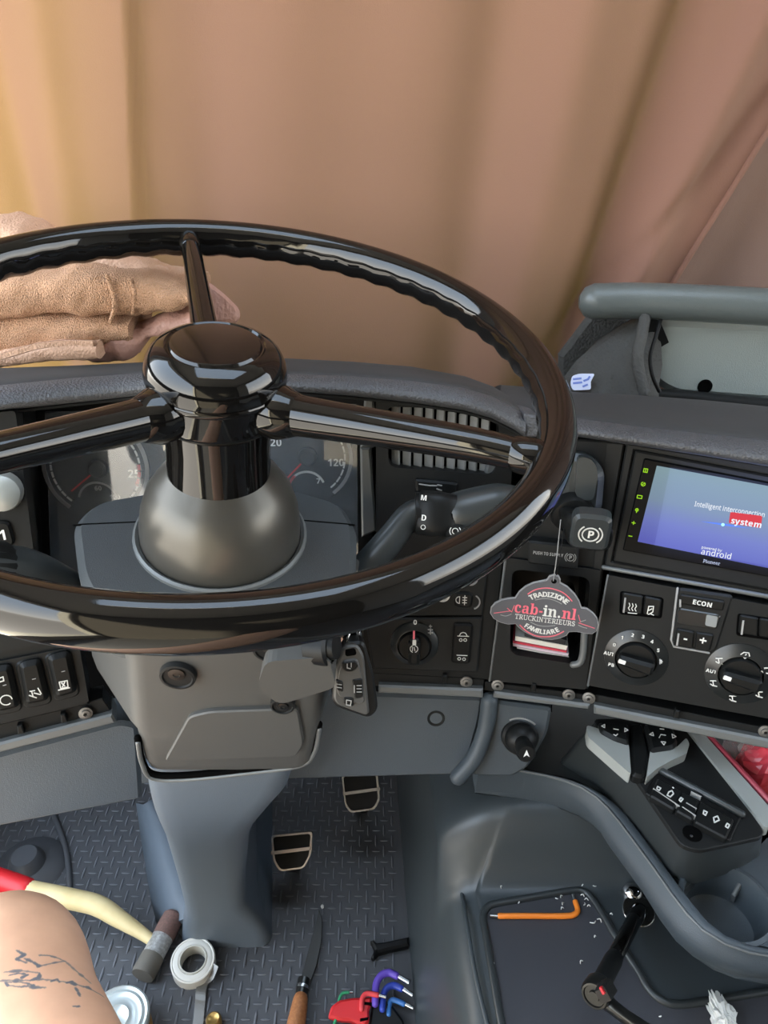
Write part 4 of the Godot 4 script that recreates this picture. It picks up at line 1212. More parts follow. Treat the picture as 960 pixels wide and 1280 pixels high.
func build_key() -> void:
	var f := fr(at(443, 850, .585), -8, 14)
	var t := thing("ignition_key", "silver ignition key blade and ring in the column's lock", "key", at(430, 797, .60))
	obj("blade", sh().bar(at(412, 801, .605), at(437, 794, .598), Vector3.UP, .003, .0085, .001), M.chrome, t)
	obj("key_head", sh().bar(at(428, 797, .600), at(447, 791, .595), Vector3.UP, .004, .011, .0015), M.steel, t)
	var rc := at(442, 800, .590)
	var ring := PackedVector3Array()
	var rf := aim(rc, Vector3(.85, .1, .5))
	for i in 24: ring.append(rf * Vector3(cos(TAU * i / 24) * .0100, sin(TAU * i / 24) * .0100, 0))
	obj("split_ring", sh().tube(ring, .0009, 8, true), M.chrome, t)
	t = thing("key_fob", "black and grey remote key fob hanging from the ignition", "key fob", on(f, 444, 850))
	var back := obj("shell", slab(f, [431, 805, 455, 801, 468, 846, 473, 888, 462, 899, 421, 885, 415, 876, 419, 832], -.013, .0, .002, .006), M.button, t)
	var fp := obj("face", slab(f, [430, 808, 447, 806, 455, 820, 462, 892, 457, 895, 422, 882, 417, 874, 420, 834], -.002, .003, .0015, .004), M.lower, t, "grey front plate")
	obj("eyelet", slab(f, [431, 812, 444, 810, 446, 819, 432, 821], .0, .0034, .0004, .002), M.gap, fp)
	obj("key_pad", slab(f, [427, 826, 447, 823, 453, 846, 456, 878, 449, 881, 424, 871, 421, 864, 423, 842], .001, .0042, .0008, .004), M.lower, fp)
	for q in [[428, 828, 445, 826, 448, 834, 441, 840, 433, 840, 427, 835], [440, 850, 453, 848, 454, 872, 444, 874], [420, 850, 429, 852, 429, 866, 421, 863], [429, 872, 442, 872, 442, 884, 430, 881]]:
		obj("fob_button", slab(f, q, .002, .0052, .0008, .002), M.button, fp)
	symbol(f, [[434, 830, 434, 835], [439, 829, 439, 834], [434, 835, 438, 836]], .0055, .0006, M.dim_white, fp)
	symbol(f, [[443, 857, 443, 866], [446, 857, 452, 857], [446, 861, 452, 861], [446, 865, 452, 865]], .0055, .0006, M.dim_white, fp)
	symbol(f, [[421, 855, 427, 856], [421, 859, 427, 860]], .0055, .0005, M.dim_white, fp)
	symbol(f, [[433, 875, 439, 876, 438, 882, 433, 881, 433, 875]], .0055, .0007, M.dim_white, fp)

# ---------------------------------------------------------------- engine tunnel and centre console
const TOP := 0.36

func build_tunnel() -> void:
	var t := thing("engine_tunnel", "dark moulded engine tunnel with recessed tray right of the footwell", "engine cover", Vector3(.06, 0, -.5))
	var rings := []
	for z in [-1.19, -.95, -.80, -.68, -.60, -.575, -.560, -.550, -.540, -.530, -.522, -.514, -.505, -.495, -.46, -.40, -.30, -.1, .2]:
		var k := smoothstep(-.512, -.560, z)
		var h := lerpf(TOP, .445, pow(k, 1.2))
		var x0 := .0305 + .048 * clampf(z + .88, -.1, .5)
		var b := lerpf(1.0, 1.5, k)
		rings.append(crv([Vector3(x0 - .004, -.02, z), Vector3(x0, .02, z), Vector3(x0 + .008, .14, z), Vector3(x0 + .015, h - .10, z), Vector3(x0 + .022, h - .05, z), Vector3(x0 + .034 * b, h - .018, z), Vector3(x0 + .056 * b, h - .004, z), Vector3(x0 + .085 * b, h, z), Vector3(.4, h, z), Vector3(1.5, h, z)], 4) + PackedVector3Array([Vector3(1.5, -.02, z)]))
	obj("shell", sh().loft(rings), M.tunnel, t)
	# crease and raised ridge round the tray
	var f := flat(TOP)
	var q := PackedVector3Array()
	for p in crv([at_y(577, 1112, TOP - .012), at_y(583, 1150, TOP), at_y(594, 1215, TOP), at_y(612, 1290, TOP), at_y(640, 1400, TOP)], 5): q.append(p + Vector3(0, -.0015, 0))
	obj("crease", sh().tube(q, .0025, 8), M.tunnel, t)
	var loop := [640, 1340, 627, 1280, 616, 1217, 607, 1165, 604, 1146, 609, 1135, 620, 1130, 660, 1123, 712, 1114, 728, 1114, 739, 1122, 755, 1146, 771, 1173, 797, 1213, 812, 1238, 828, 1251, 848, 1256, 900, 1249, 980, 1236, 1080, 1220]
	var pts := []
	for i in range(0, loop.size(), 2): pts.append(at_y(loop[i], loop[i + 1], TOP + .001))
	obj("tray_ridge", sh().tube(crv(pts, 5), .0042, 10), M.satin, t)
	var poly := PackedVector2Array()
	for p in crv(pts, 3): poly.append(Vector2(p.x, -p.z))
	poly.append(Vector2(.7, .30))
	poly.append(Vector2(.5, .10))
	poly.append(Vector2(.1, .10))
	obj("tray_mat", sh().plate(f, poly, -.004, .0012), M.tray, t)

const CON := 0.49

func build_centre_console() -> void:
	var t := thing("centre_console", "blue-grey centre console arm with cup holder curving out from the dashboard", "console", at_y(860, 1150, .36))
	# the curved arm: outer and inner edge from the dashboard round to the cup holder
	var outer := [[588, 969], [612, 976], [638, 984], [666, 989], [690, 996], [710, 1005], [727, 1018], [742, 1036], [757, 1058], [777, 1086], [797, 1114], [820, 1150], [840, 1177], [862, 1197], [898, 1216], [935, 1227], [965, 1231], [1060, 1234], [1300, 1236]]
	var inner := [[599, 959], [628, 961], [658, 964], [690, 970], [717, 977], [738, 985], [757, 996], [770, 1006], [782, 1018], [805, 1048], [828, 1079], [848, 1107], [868, 1133], [884, 1152], [906, 1169], [932, 1180], [965, 1187], [1060, 1194], [1300, 1199]]
	var rings := []
	var groove_highlight := PackedVector3Array()
	for i in outer.size():
		var a := at_y(inner[i][0], inner[i][1], CON)
		var b := at_y(outer[i][0], outer[i][1], CON - .030)
		var d := Vector3(b.x - a.x, 0, b.z - a.z)
		b -= d.normalized() * .0055
		var w := d.length()
		d = d.normalized()
		rings.append(crv([a + Vector3(0, -.004, 0), a + d * .003 + Vector3(0, .001, 0), a + d * w * .34 + Vector3(0, .0, 0), a + d * w * .48 + Vector3(0, -.004, 0), a + d * w * .8 + Vector3(0, -.016, 0), b, b + Vector3(0, -.012, 0) - d * .006, a + Vector3(0, -.045, 0) + d * .004], 3, true))
		groove_highlight.append(a + d * w * .44 + Vector3(0, -.0012, 0))
	obj("arm_rim", sh().loft(rings), M.console, t)
	obj("groove_highlight", sh().tube(groove_highlight, .0013, 6), M.trim, t)  # pale bead: the highlight along the arm's lip is in its colour
	# floor of the console behind the rim
	var f := flat(CON - .008)
	var fl := []
	for p in inner: fl.append_array(p)
	var floor_poly := locs(f, [599, 955, 658, 961, 717, 974, 757, 993, 782, 1015, 828, 1076, 856, 1112, 900, 1060, 1000, 1000, 980, 880, 700, 850, 610, 880])
	obj("console_floor", sh().plate(f, floor_poly, -.02, 0), M.satin, t)
	# cup holder with its collar
	var cf := flat(CON - .004)
	var c := loc(cf, 908, 1128)
	var rr := .0395
	var edge := locs(cf, [848, 1104, 868, 1131, 886, 1152, 908, 1168, 932, 1178, 965, 1185, 1300, 1196, 1300, 1020, 962, 1044, 925, 1083, 868, 1100])
	var po := PackedVector2Array()
	var pi := PackedVector2Array()
	for i in 64:
		var d := Vector2(cos(TAU * i / 64), sin(TAU * i / 64))
		pi.append(c + d * rr)
		var best := 0.09
		for j in edge.size():
			var x = Geometry2D.segment_intersects_segment(c, c + d * .6, edge[j], edge[(j + 1) % edge.size()])
			if x != null: best = c.distance_to(x)
		po.append(c + d * maxf(best, rr + .001))
	obj("console_top", sh().ring(cf, po, pi, -.02, 0), M.console, t)
	var cup := obj("cup_holder", sh().lathe(Transform3D(cf.basis, cf * Vector3(c.x, c.y, 0)), [Vector2(rr + .003, -.004), Vector2(rr + .003, .001), Vector2(rr - .001, .002), Vector2(rr - .003, -.004), Vector2(rr - .005, -.034), Vector2(rr - .007, -.038), Vector2(rr - .012, -.040), Vector2(0, -.040), Vector2(0, -.043), Vector2(rr - .004, -.043), Vector2(rr + .003, -.004)], 56), M.console, t)
	obj("cup_spring", sh().bar(cf * Vector3(c.x + .022, c.y + .022, -.012), cf * Vector3(c.x + .027, c.y + .027, -.03), Vector3(1, 0, 1), .016, .004, .001), M.trim, cup)
	# raised control pod
	var py := .56
	var pf := flat(py)
	var top := locs(pf, [741, 899, 848, 896, 905, 965, 955, 1040, 951, 1047, 873, 1064, 851, 1057, 789, 966])
	var bot := locs(flat(CON - .01), [694, 952, 850, 920, 940, 1020, 952, 1070, 926, 1086, 868, 1106, 843, 1099, 757, 992])
	var r0 := PackedVector3Array()
	var r1 := PackedVector3Array()
	var r2 := PackedVector3Array()
	var tr := rnd(top, .006, 3)
	var br := rnd(bot, .010, 3)
	for i in tr.size():
		r0.append(flat(CON - .01) * Vector3(br[i].x, br[i].y, 0))
		r1.append(pf * Vector3(tr[i].x, tr[i].y, -.002))
		r2.append(pf * Vector3(lerpf(tr[i].x, top[6].x, .012), lerpf(tr[i].y, top[6].y, .012), 0))
	var pod := thing("control_pod", "dark control pod with two silver-winged button clusters on the console", "control pod", at_y(860, 1000, CON))
	obj("body", sh().loft([r0, r1], true, true, 1), M.satin, pod)
	obj("top_plate", sh().plate(pf, tr, -.004, .0008, .0008), M.panel_dark, pod)
	# wings with their button clusters
	var wl := obj("wing", slab(pf, [733, 906, 752, 912, 786, 930, 789, 968, 768, 950, 735, 921], -.002, .012, .004, .004), M.silver, pod, "silver curved wing")
	var wr := obj("wing", slab(pf, [813, 938, 846, 934, 858, 922, 862, 930, 858, 942, 840, 950, 822, 960, 808, 972], -.002, .012, .004, .003), M.silver, pod, "silver curved wing")
	var c1 := obj("button_cluster", slab(pf, [748, 901, 786, 903, 787, 929, 768, 923, 750, 913], 0, .016, .003, .004), M.button, pod)
	var c2 := obj("button_cluster", slab(pf, [805, 903, 842, 908, 848, 928, 842, 934, 814, 938, 810, 920], 0, .016, .003, .004), M.button, pod)
	symbol(pf, [[756, 905.5, 752, 907.5, 756, 909.5, 756, 905.5], [781, 910, 785, 912.5, 781, 914.5, 781, 910], [767, 911, 773, 912], [767, 918, 770, 919.5, 772, 917.5]], .0163, .0008, M.white, c1)
	symbol(pf, [[816, 915.5, 812, 918, 817, 919.5, 816, 915.5], [840, 917.5, 845, 920.5, 841, 922.5, 840, 917.5], [824, 922, 826, 918, 832, 919], [826.5, 927, 830, 931, 832, 927.5, 826.5, 927], [825, 911, 830, 911.5]], .0163, .0008, M.white, c2)
	var c3 := slab(pf, [788, 903, 803, 903, 808, 920, 812, 940, 806, 972, 790, 968, 788, 930], -.001, .010, .003, .004)
	obj("saddle", c3, M.button, pod)
	# row of switches in a sloping tray
	obj("switch_tray", slab(pf, [821, 964, 927, 1020, 913, 1051, 806, 991], 0, .003, .001, .002), M.black, pod)
	obj("tray_rail", sh().tube(PackedVector3Array([pf * Vector3(loc(pf, 824, 967).x, loc(pf, 824, 967).y, .005), pf * Vector3(loc(pf, 926, 1022).x, loc(pf, 926, 1022).y, .005)]), .0035, 10), M.satin, pod)
	var e := [[822, 972, 852, 988, 843, 1012, 812, 994], [853, 989, 874, 1000, 866, 1025, 845, 1013], [876, 1001, 918, 1024, 908, 1048, 868, 1027]]
	for q in e:
		obj("switch", slab(pf, q, 0, .008, .0015, .002), M.button, pod)
	for q in [[[822, 983, 826, 985, 824, 988, 821, 986, 822, 983]], [[836, 990, 840, 988, 842, 992, 838, 996, 834, 994, 836, 990], [841, 984, 842, 985]], [[851, 997, 854, 998.5, 851, 1002, 849, 1000, 851, 997]], [[880, 1013, 884, 1015, 882, 1019, 879, 1017, 880, 1013]], [[892, 1022, 897, 1020, 899, 1025, 893, 1028, 892, 1022]], [[909, 1029, 912, 1031, 910, 1035, 907, 1033, 909, 1029]]]:
		symbol(pf, q, .0083, .0011, M.white, pod)
	for q in [[815, 993, 847, 1015], [851, 1016, 867, 1027], [862, 997, 874, 1003], [856, 1011, 868, 1018]]:
		obj("light_bar", sh().strokes(pf, pxl(pf, [q]), .0009, .003, .0086), M.dim_white, pod)
	var hc := loc(pf, 865, 1043)
	obj("socket_hole", sh().plate(pf, disc(hc, .0085, 24), 0, .0018, .0002), M.gap, pod)
	obj("socket_contact", sh().plate(pf, disc(hc + Vector2(-.002, -.003), .0015, 10), .001, .002), M.steel, pod)
	# silver rail along the pod, and the panel behind it
	obj("side_rail", slab(pf, [848, 898, 862, 897, 964, 1011, 962, 1033, 956, 1034], -.008, .004, .002, .002), M.silver, t, "silver satin side rail")
	obj("side_panel", slab(flat(CON - .02), [862, 890, 1300, 900, 1300, 1100, 962, 1046], -.02, 0), M.gap, t)
	obj("bin_wall", sh().tube(PackedVector3Array([at_y(866, 898, .562), at_y(975, 1016, .562)]), .003, 8), mat(Color8(150, 60, 72), .3), t, "red-tinted edge")
	# a wash of small things in the bin
	var base := CON - .02
	var k := thing("plastic_bag", "red and clear plastic bag crumpled in the bin by the silver rail", "bag", at_y(950, 975, base))
	obj("film", lump(at_y(958, 962, .53), Vector3(.028, .032, .03), 5, .30), mat(Color8(214, 70, 84), .25), k)
	obj("clear_film", lump(at_y(930, 930, .54), Vector3(.020, .024, .02), 8, .30), M.clear_film, k)
	k = thing("wrapper", "shiny red wrapper lying beyond the silver rail at the dashboard's lower edge", "wrapper", at_y(948, 930, base))
	obj("foil", lump(at_y(953, 925, .55), Vector3(.012, .03, .012), 11, .35), mat(Color8(220, 24, 36), .2), k)
	single("bottle_cap", sh().lathe(aim(at_y(929, 945, base), Vector3(.2, 1, .3)), [Vector2(0, 0), Vector2(.012, 0), Vector2(.012, .05), Vector2(.006, .062), Vector2(0, .063)], 20), M.silver, "small silvery bottle in the bin beside the red bag", "bottle")
	single("torch", sh().tube(PackedVector3Array([at_y(955, 1010, base + .02), at_y(985, 985, base + .02)]), .015, 18), M.satin, "dark round tube lying in the bin under the red bag", "torch")

func lump(c: Vector3, r: Vector3, seed_: int, rough: float, nu := 28, nv := 16) -> Sh:   # a crumpled ball
	var n := FastNoiseLite.new()
	n.seed = seed_
	n.frequency = 1.3
	var s := sh()
	var g := []
	for j in nv + 1:
		var row := []
		for i in nu:
			var a := TAU * i / nu
			var b := PI * j / nv
			var d := Vector3(sin(b) * cos(a), cos(b), sin(b) * sin(a))
			var k := 1.0 + rough * (absf(n.get_noise_3dv(d * 1.2)) * 2.0 - .3)
			row.append(c + d * r * k)
		g.append(row)
	for j in nv:
		for i in nu:
			var l := (i + 1) % nu
			s.quad(g[j][i], g[j][l], g[j + 1][l], g[j + 1][i], -1)
	s.fix(0)
	return s

func build_pedals() -> void:
	var rows := [[[339, 1044, 391, 1039, 389, 1068, 380, 1085, 350, 1089, 342, 1076], [340, 1066, 389, 1060], .075, "brake_pedal", "steel-framed brake pedal nearer the column pedestal"], [[427, 968, 472, 966, 475, 1000, 468, 1012, 438, 1016, 431, 1006], [430, 992, 474, 986], .10, "accelerator_pedal", "steel-framed accelerator pedal under the dashboard's knee panel"]]
	for r in rows:
		var q: Array = r[0]
		var c := at_y((q[0] + q[2]) / 2.0, (q[1] + q[9]) / 2.0, r[2])
		var f := aim(c, Vector3(0, .72, .69))
		var t := thing(r[3], r[4], "pedal", Vector3(c.x, 0, c.z))
		var p := rnd(locs(f, q), .006, 4)
		var qi := PackedVector2Array()
		for v in p: qi.append(v * .90)
		obj("pad", sh().plate(f, p, -.012, 0, .002), M.black, t)
		obj("frame", sh().ring(f, p, qi, -.002, .003), M.steel, t, "polished steel frame")
		obj("cross_strip", sh().strokes(f, pxl(f, [r[1]]), .005, -.001, .003), M.steel, t)
		obj("lever", sh().bar(f * Vector3(0, 0, -.01), Vector3(c.x, .0, c.z - .05), Vector3.RIGHT, .02, .02, .003), M.button, t)

# ---------------------------------------------------------------- things on top of the dashboard
func build_tray_top() -> void:
	var f := fr(at(880, 450, .84), 5, 4)
	var t := thing("dash_tray", "grey moulded tray with padded black tube standing on the dashboard top", "tray", on(f, 880, 500))
	obj("panel", slab(f, [808, 404, 830, 399, 960, 405, 1150, 416, 1150, 522, 960, 503, 838, 494, 806, 470], -.04, .0, .008, .02), M.box_grey, t)
	obj("foot_rail", sh().tube(crv([on(f, 800, 494, .008), on(f, 850, 496, .01), on(f, 900, 501, .012), on(f, 1000, 511, .012), on(f, 1120, 528, .012)], 4), .008, 10), M.panel_dark, t)
	var hole := loc(f, 881, 483)
	obj("cable_hole", sh().lathe(Transform3D(f.basis, f * Vector3(hole.x, hole.y, 0)), [Vector2(.0085, -.002), Vector2(.0082, .0012), Vector2(.006, .0014), Vector2(.0055, .0004), Vector2(0, .0003)], 24), M.gap, t)
	var p := crv([at(742, 377, .815), at(790, 376, .81), at(850, 378, .80), at(960, 384, .785), at(1120, 396, .77)], 6)
	obj("padded_tube", sh().tube(p, .0192, 24), M.foam, t, "padded black tube")
	obj("bracket", sh().bar(at(808, 392, .81), on(f, 824, 430, -.005), Vector3(0, 0, 1), .018, .012, .003), M.button, t)
	# dark cloth that hangs beside the tray
	var k := thing("dark_cloth", "dark grey cloth bundled beside the grey tray on the dashboard", "cloth", at(760, 492, .86))
	var rings := []
	var n := FastNoiseLite.new()
	n.frequency = 1.0
	for r in [[806, 396, 6, .83], [800, 410, 22, .835], [786, 430, 38, .835], [772, 455, 50, .83], [762, 478, 58, .825], [760, 496, 60, .82]]:
		var c := at(r[0], r[1], r[3])
		var ring := PackedVector3Array()
		for i in 40:
			var w := TAU * i / 40
			var kk := 1.0 + .22 * n.get_noise_2d(i * .9, r[1] * .012) + .10 * sin(w * 7.0 + r[1] * .03)
			ring.append(c + Vector3(cos(w) * r[2] * .00088 * kk, 0, sin(w) * .028 * kk * (.4 + r[2] / 60.0 * .6)))
		rings.append(ring)
	obj("cloth_body", sh().loft(rings), M.dark_cloth, k)
	obj("strap", sh().tube(crv([at(806, 398, .80), at(802, 420, .795), at(797, 445, .79), at(800, 470, .79), at(806, 492, .79)], 5), .006, 8), M.dark_cloth, k)
	obj("back_fold", sh().plate(fr(at(740, 450, .88), 0, 0), locs(fr(at(740, 450, .88), 0, 0), [700, 446, 738, 396, 772, 390, 790, 400, 760, 470, 720, 492, 700, 480]), -.012, 0, .004), M.dark_cloth, k)
	var lf := fr(at(728, 478, .80), 10, 20)
	var lb := single("care_label", sh().plate(lf, rnd(locs(lf, [715, 470, 724, 467, 744, 467, 738, 477, 739, 487, 716, 488, 713, 480]), .003), -.002, .0), mat(Color8(205, 212, 235), .6), "small white and blue label on the dark cloth beside the wheel rim", "label")
	obj("print", sh().strokes(lf, pxl(lf, [[717, 474, 726, 473], [717, 479, 727, 478], [730, 476, 735, 474, 737, 471], [729, 483, 734, 481]]), .0022, -.0002, .0005), mat(Color8(110, 130, 200), .6), lb)
	# black lead
	single("cable", sh().tube(crv([at(826, 398, .805), at(820, 420, .80), at(813, 446, .80), at(816, 470, .80), at(824, 489, .805)], 6), .0022, 8), M.black, "thin black cable looping down the front of the grey tray", "cable")

func roll(rows: Array, z: float, dz: float, seed_: int, amp: float, freq := 22.0) -> Sh:     # a folded length of cloth, wider than high
	var n := FastNoiseLite.new()
	n.seed = seed_
	n.frequency = freq
	var fine := section(rows, 6)
	var rings := []
	for r in fine:
		var a := at_z(r[0], r[1], z)
		var b := at_z(r[0], r[2], z)
		var c := (a + b) / 2 - Vector3(0, 0, dz)
		var h := a.distance_to(b) / 2
		var ring := PackedVector3Array()
		for i in 28:
			var w := TAU * i / 28
			var e := Vector2(signf(cos(w)) * pow(absf(cos(w)), .7), signf(sin(w)) * pow(absf(sin(w)), .8))
			var p := c + Vector3(0, e.y * h, e.x * dz)
			ring.append(p + Vector3(0, e.y, e.x) * n.get_noise_3dv(p) * amp)
		rings.append(ring)
	return sh().loft(rings)

func build_jacket() -> void:
	var t := thing("folded_jacket", "folded brown fleece jacket with zipper lying on the dashboard hood", "jacket", at_z(90, 455, -.74))
	obj("fleece_fold", roll([[-60, 392, 474, 0], [0, 396, 460, 0], [60, 398, 452, 0], [120, 400, 440, 0], [160, 402, 428, 0]], -.705, .045, 3, .010), M.fleece, t)
	var up := obj("fleece_fold", roll([[-60, 350, 408, 0], [0, 346, 406, 0], [40, 342, 404, 0], [90, 338, 404, 0], [136, 340, 402, 0], [180, 350, 398, 0], [215, 358, 394, 0], [236, 366, 388, 0]], -.70, .05, 5, .008), M.fleece, t)
	obj("seam", sh().tube(crv([at_z(134, 345, -.703), at_z(141, 365, -.696), at_z(143, 385, -.696), at_z(138, 402, -.703)], 4), .0022, 8), M.fleece, up)
	obj("seam", sh().tube(crv([at_z(162, 349, -.704), at_z(168, 368, -.698), at_z(166, 392, -.704)], 4), .0018, 8), M.fleece, up)
	obj("collar", roll([[92, 334, 350, 0], [120, 325, 348, 0], [150, 330, 352, 0], [185, 342, 362, 0], [225, 352, 374, 0], [240, 358, 376, 0]], -.735, .028, 9, .010), M.hem, t)
	obj("lining", roll([[108, 442, 458, 0], [125, 424, 454, 0], [145, 416, 452, 0], [165, 412, 444, 0], [180, 404, 430, 0], [205, 398, 424, 0], [240, 392, 420, 0]], -.715, .02, 13, .012, 14.0), M.lining, t, "smooth pink-brown lining")
	var ln := fr(at_z(275, 380, -.78), -8, 25)
	obj("lining", slab(ln, [244, 344, 262, 352, 282, 368, 300, 386, 298, 400, 284, 405, 244, 404], -.012, .0, .004, .006), M.lining, t, "smooth pink-brown lining")
	obj("hem", roll([[-60, 456, 478, 0], [0, 444, 460, 0], [40, 434, 456, 0], [80, 430, 454, 0], [120, 431, 453, 0]], -.690, .018, 19, .004), M.hem, t)
	var zp := crv([at_z(-30, 452, -.676), at_z(0, 446, -.674), at_z(24, 439, -.674), at_z(50, 432, -.674), at_z(85, 428.5, -.674), at_z(118, 429, -.674)], 8)
	var zz := obj("zipper_tape", sh().tube(zp, .0030, 8), M.zip, t)
	var s := sh()
	for i in zp.size() - 1:
		for h in 2:
			var p := zp[i].lerp(zp[i + 1], h * .5)
			s.box(Transform3D(Basis(), p + Vector3(0, .0006, .0028)), .0007, .0024, -.001, .001)
	obj("zipper_teeth", s, M.hem, zz).set_meta("kind", "stuff")
	obj("shoulder", roll([[-80, 300, 350, 0], [-30, 284, 350, 0], [0, 278, 345, 0], [22, 284, 340, 0], [40, 300, 335, 0]], -.74, .04, 23, .006), M.hem, t)

# ---------------------------------------------------------------- hanging freshener
func build_freshener() -> void:
	var f := fr(on(R2, 680, 765, .040), 11, 2)
	var z := func(a: Array) -> Array:      # coordinates of the enlarged view of the tag
		var q := []
		for i in range(0, a.size(), 2):
			q.append(600.0 + a[i] / 6.0)
			q.append(690.0 + a[i + 1] / 6.0)
		return q
	var t := thing("air_freshener", "grey hat-shaped air freshener tag with pink lettering hanging before the pocket", "air freshener", on(f, 692, 722))
	var o := locs(f, z.call([505, 205, 520, 182, 555, 172, 590, 182, 605, 212, 602, 232, 660, 265, 710, 315, 745, 370, 762, 420, 800, 425, 850, 460, 880, 500, 890, 550, 875, 595, 840, 618, 790, 612, 725, 600, 668, 603, 650, 628, 600, 650, 540, 660, 470, 655, 400, 635, 330, 600, 285, 565, 265, 542, 210, 545, 150, 530, 100, 500, 75, 460, 80, 420, 110, 385, 160, 360, 210, 350, 262, 345, 290, 300, 340, 260, 400, 232, 495, 212]))
	obj("rim_edge", sh().plate(f, o, -.0022, -.0004), mat(Color8(150, 150, 152), .6), t)
	obj("card", sh().plate(f, Sh.inset(Sh.ccw(o), .0009), -.0015, .0006, .0003), M.tag, t)
	obj("eyelet", sh().plate(f, disc(locs(f, z.call([555, 217]))[0], .0024, 16), 0, .0008), M.gap, t)
	var ln := func(called: String, a: Array, w: float, m: Material) -> void:
		var q := []
		for v in locs(f, z.call(a)): q.append(Vector3(v.x, v.y, 0))
		var c := []
		for v in crv(q, 4): c.append(Vector2(v.x, v.y))
		obj(called, sh().strokes(f, [c], w, .0004, .001), m, t)
	ln.call("arc_line", [360, 312, 400, 286, 450, 271, 520, 268, 600, 290, 650, 322, 690, 365], .0009, M.pink)
	ln.call("arc_line", [300, 545, 350, 590, 420, 625, 500, 632, 570, 620, 627, 592], .0010, M.pink)
	ln.call("arc_line", [415, 356, 470, 346, 520, 348, 575, 366, 612, 386], .0006, M.dim_white)
	ln.call("arc_line", [378, 521, 430, 545, 490, 553, 563, 548], .0006, M.dim_white)
	for a in [[105, 455, 232, 438], [205, 418, 238, 446], [258, 398, 238, 446], [740, 528, 858, 568], [738, 470, 752, 520]]: ln.call("spark", a, .0006, M.pink)
	for a in [[155, 468, 195, 476, 235, 462], [752, 520, 792, 507], [738, 545, 770, 560, 802, 568]]: ln.call("spark", a, .0006, M.dim_white)
	var curve := func(text: String, a: Array, h: float) -> void:
		var q := locs(f, z.call(a))
		for i in text.length():
			var d := q[mini(i + 1, q.size() - 1)] - q[maxi(i - 1, 0)]
			words(text[i], f, q[i], .0009, h, M.white, t, d.angle())
	curve.call("TRADIZIONE", [385, 336, 416, 324, 450, 317, 486, 314, 514, 316, 541, 320, 568, 327, 594, 337, 624, 352, 648, 370], .0052)
	curve.call("FAMILIARE", [349, 549, 377, 563, 408, 577, 436, 587, 458, 592, 482, 596, 512, 597, 545, 592, 577, 580], .0050)
	var tilt := -.015
	var put := func(text: String, x: float, y: float, h: float, m: Material, face: String, weight: int, sq: float) -> void:
		words(text, f, locs(f, z.call([x, y]))[0], .0010, h, m, t, tilt, face, weight, sq)
	put.call("cab-", 366, 424, .0112, M.pink, "Droid Serif", 700, .80)
	put.call("in.", 540, 447, .0112, M.white, "Droid Serif", 700, .84)
	put.call("nl", 668, 463, .0112, M.pink, "Droid Serif", 700, .84)
	put.call("TRUCKINTERIEURS", 486, 507, .0050, M.white, "Droid Serif", 400, .86)
	# two strings up to the brake lever
	var top := on(R2, 701, 650, .040)
	obj("string", sh().tube(crv([on(f, 691.6, 726, .001), on(f, 696, 695, .002), top], 5), .0005, 5), M.dim_white, t)
	obj("string", sh().tube(crv([on(f, 694, 726, -.002), on(f, 700, 695, .0), top + Vector3(.004, 0, 0)], 5), .0005, 5), M.black, t)
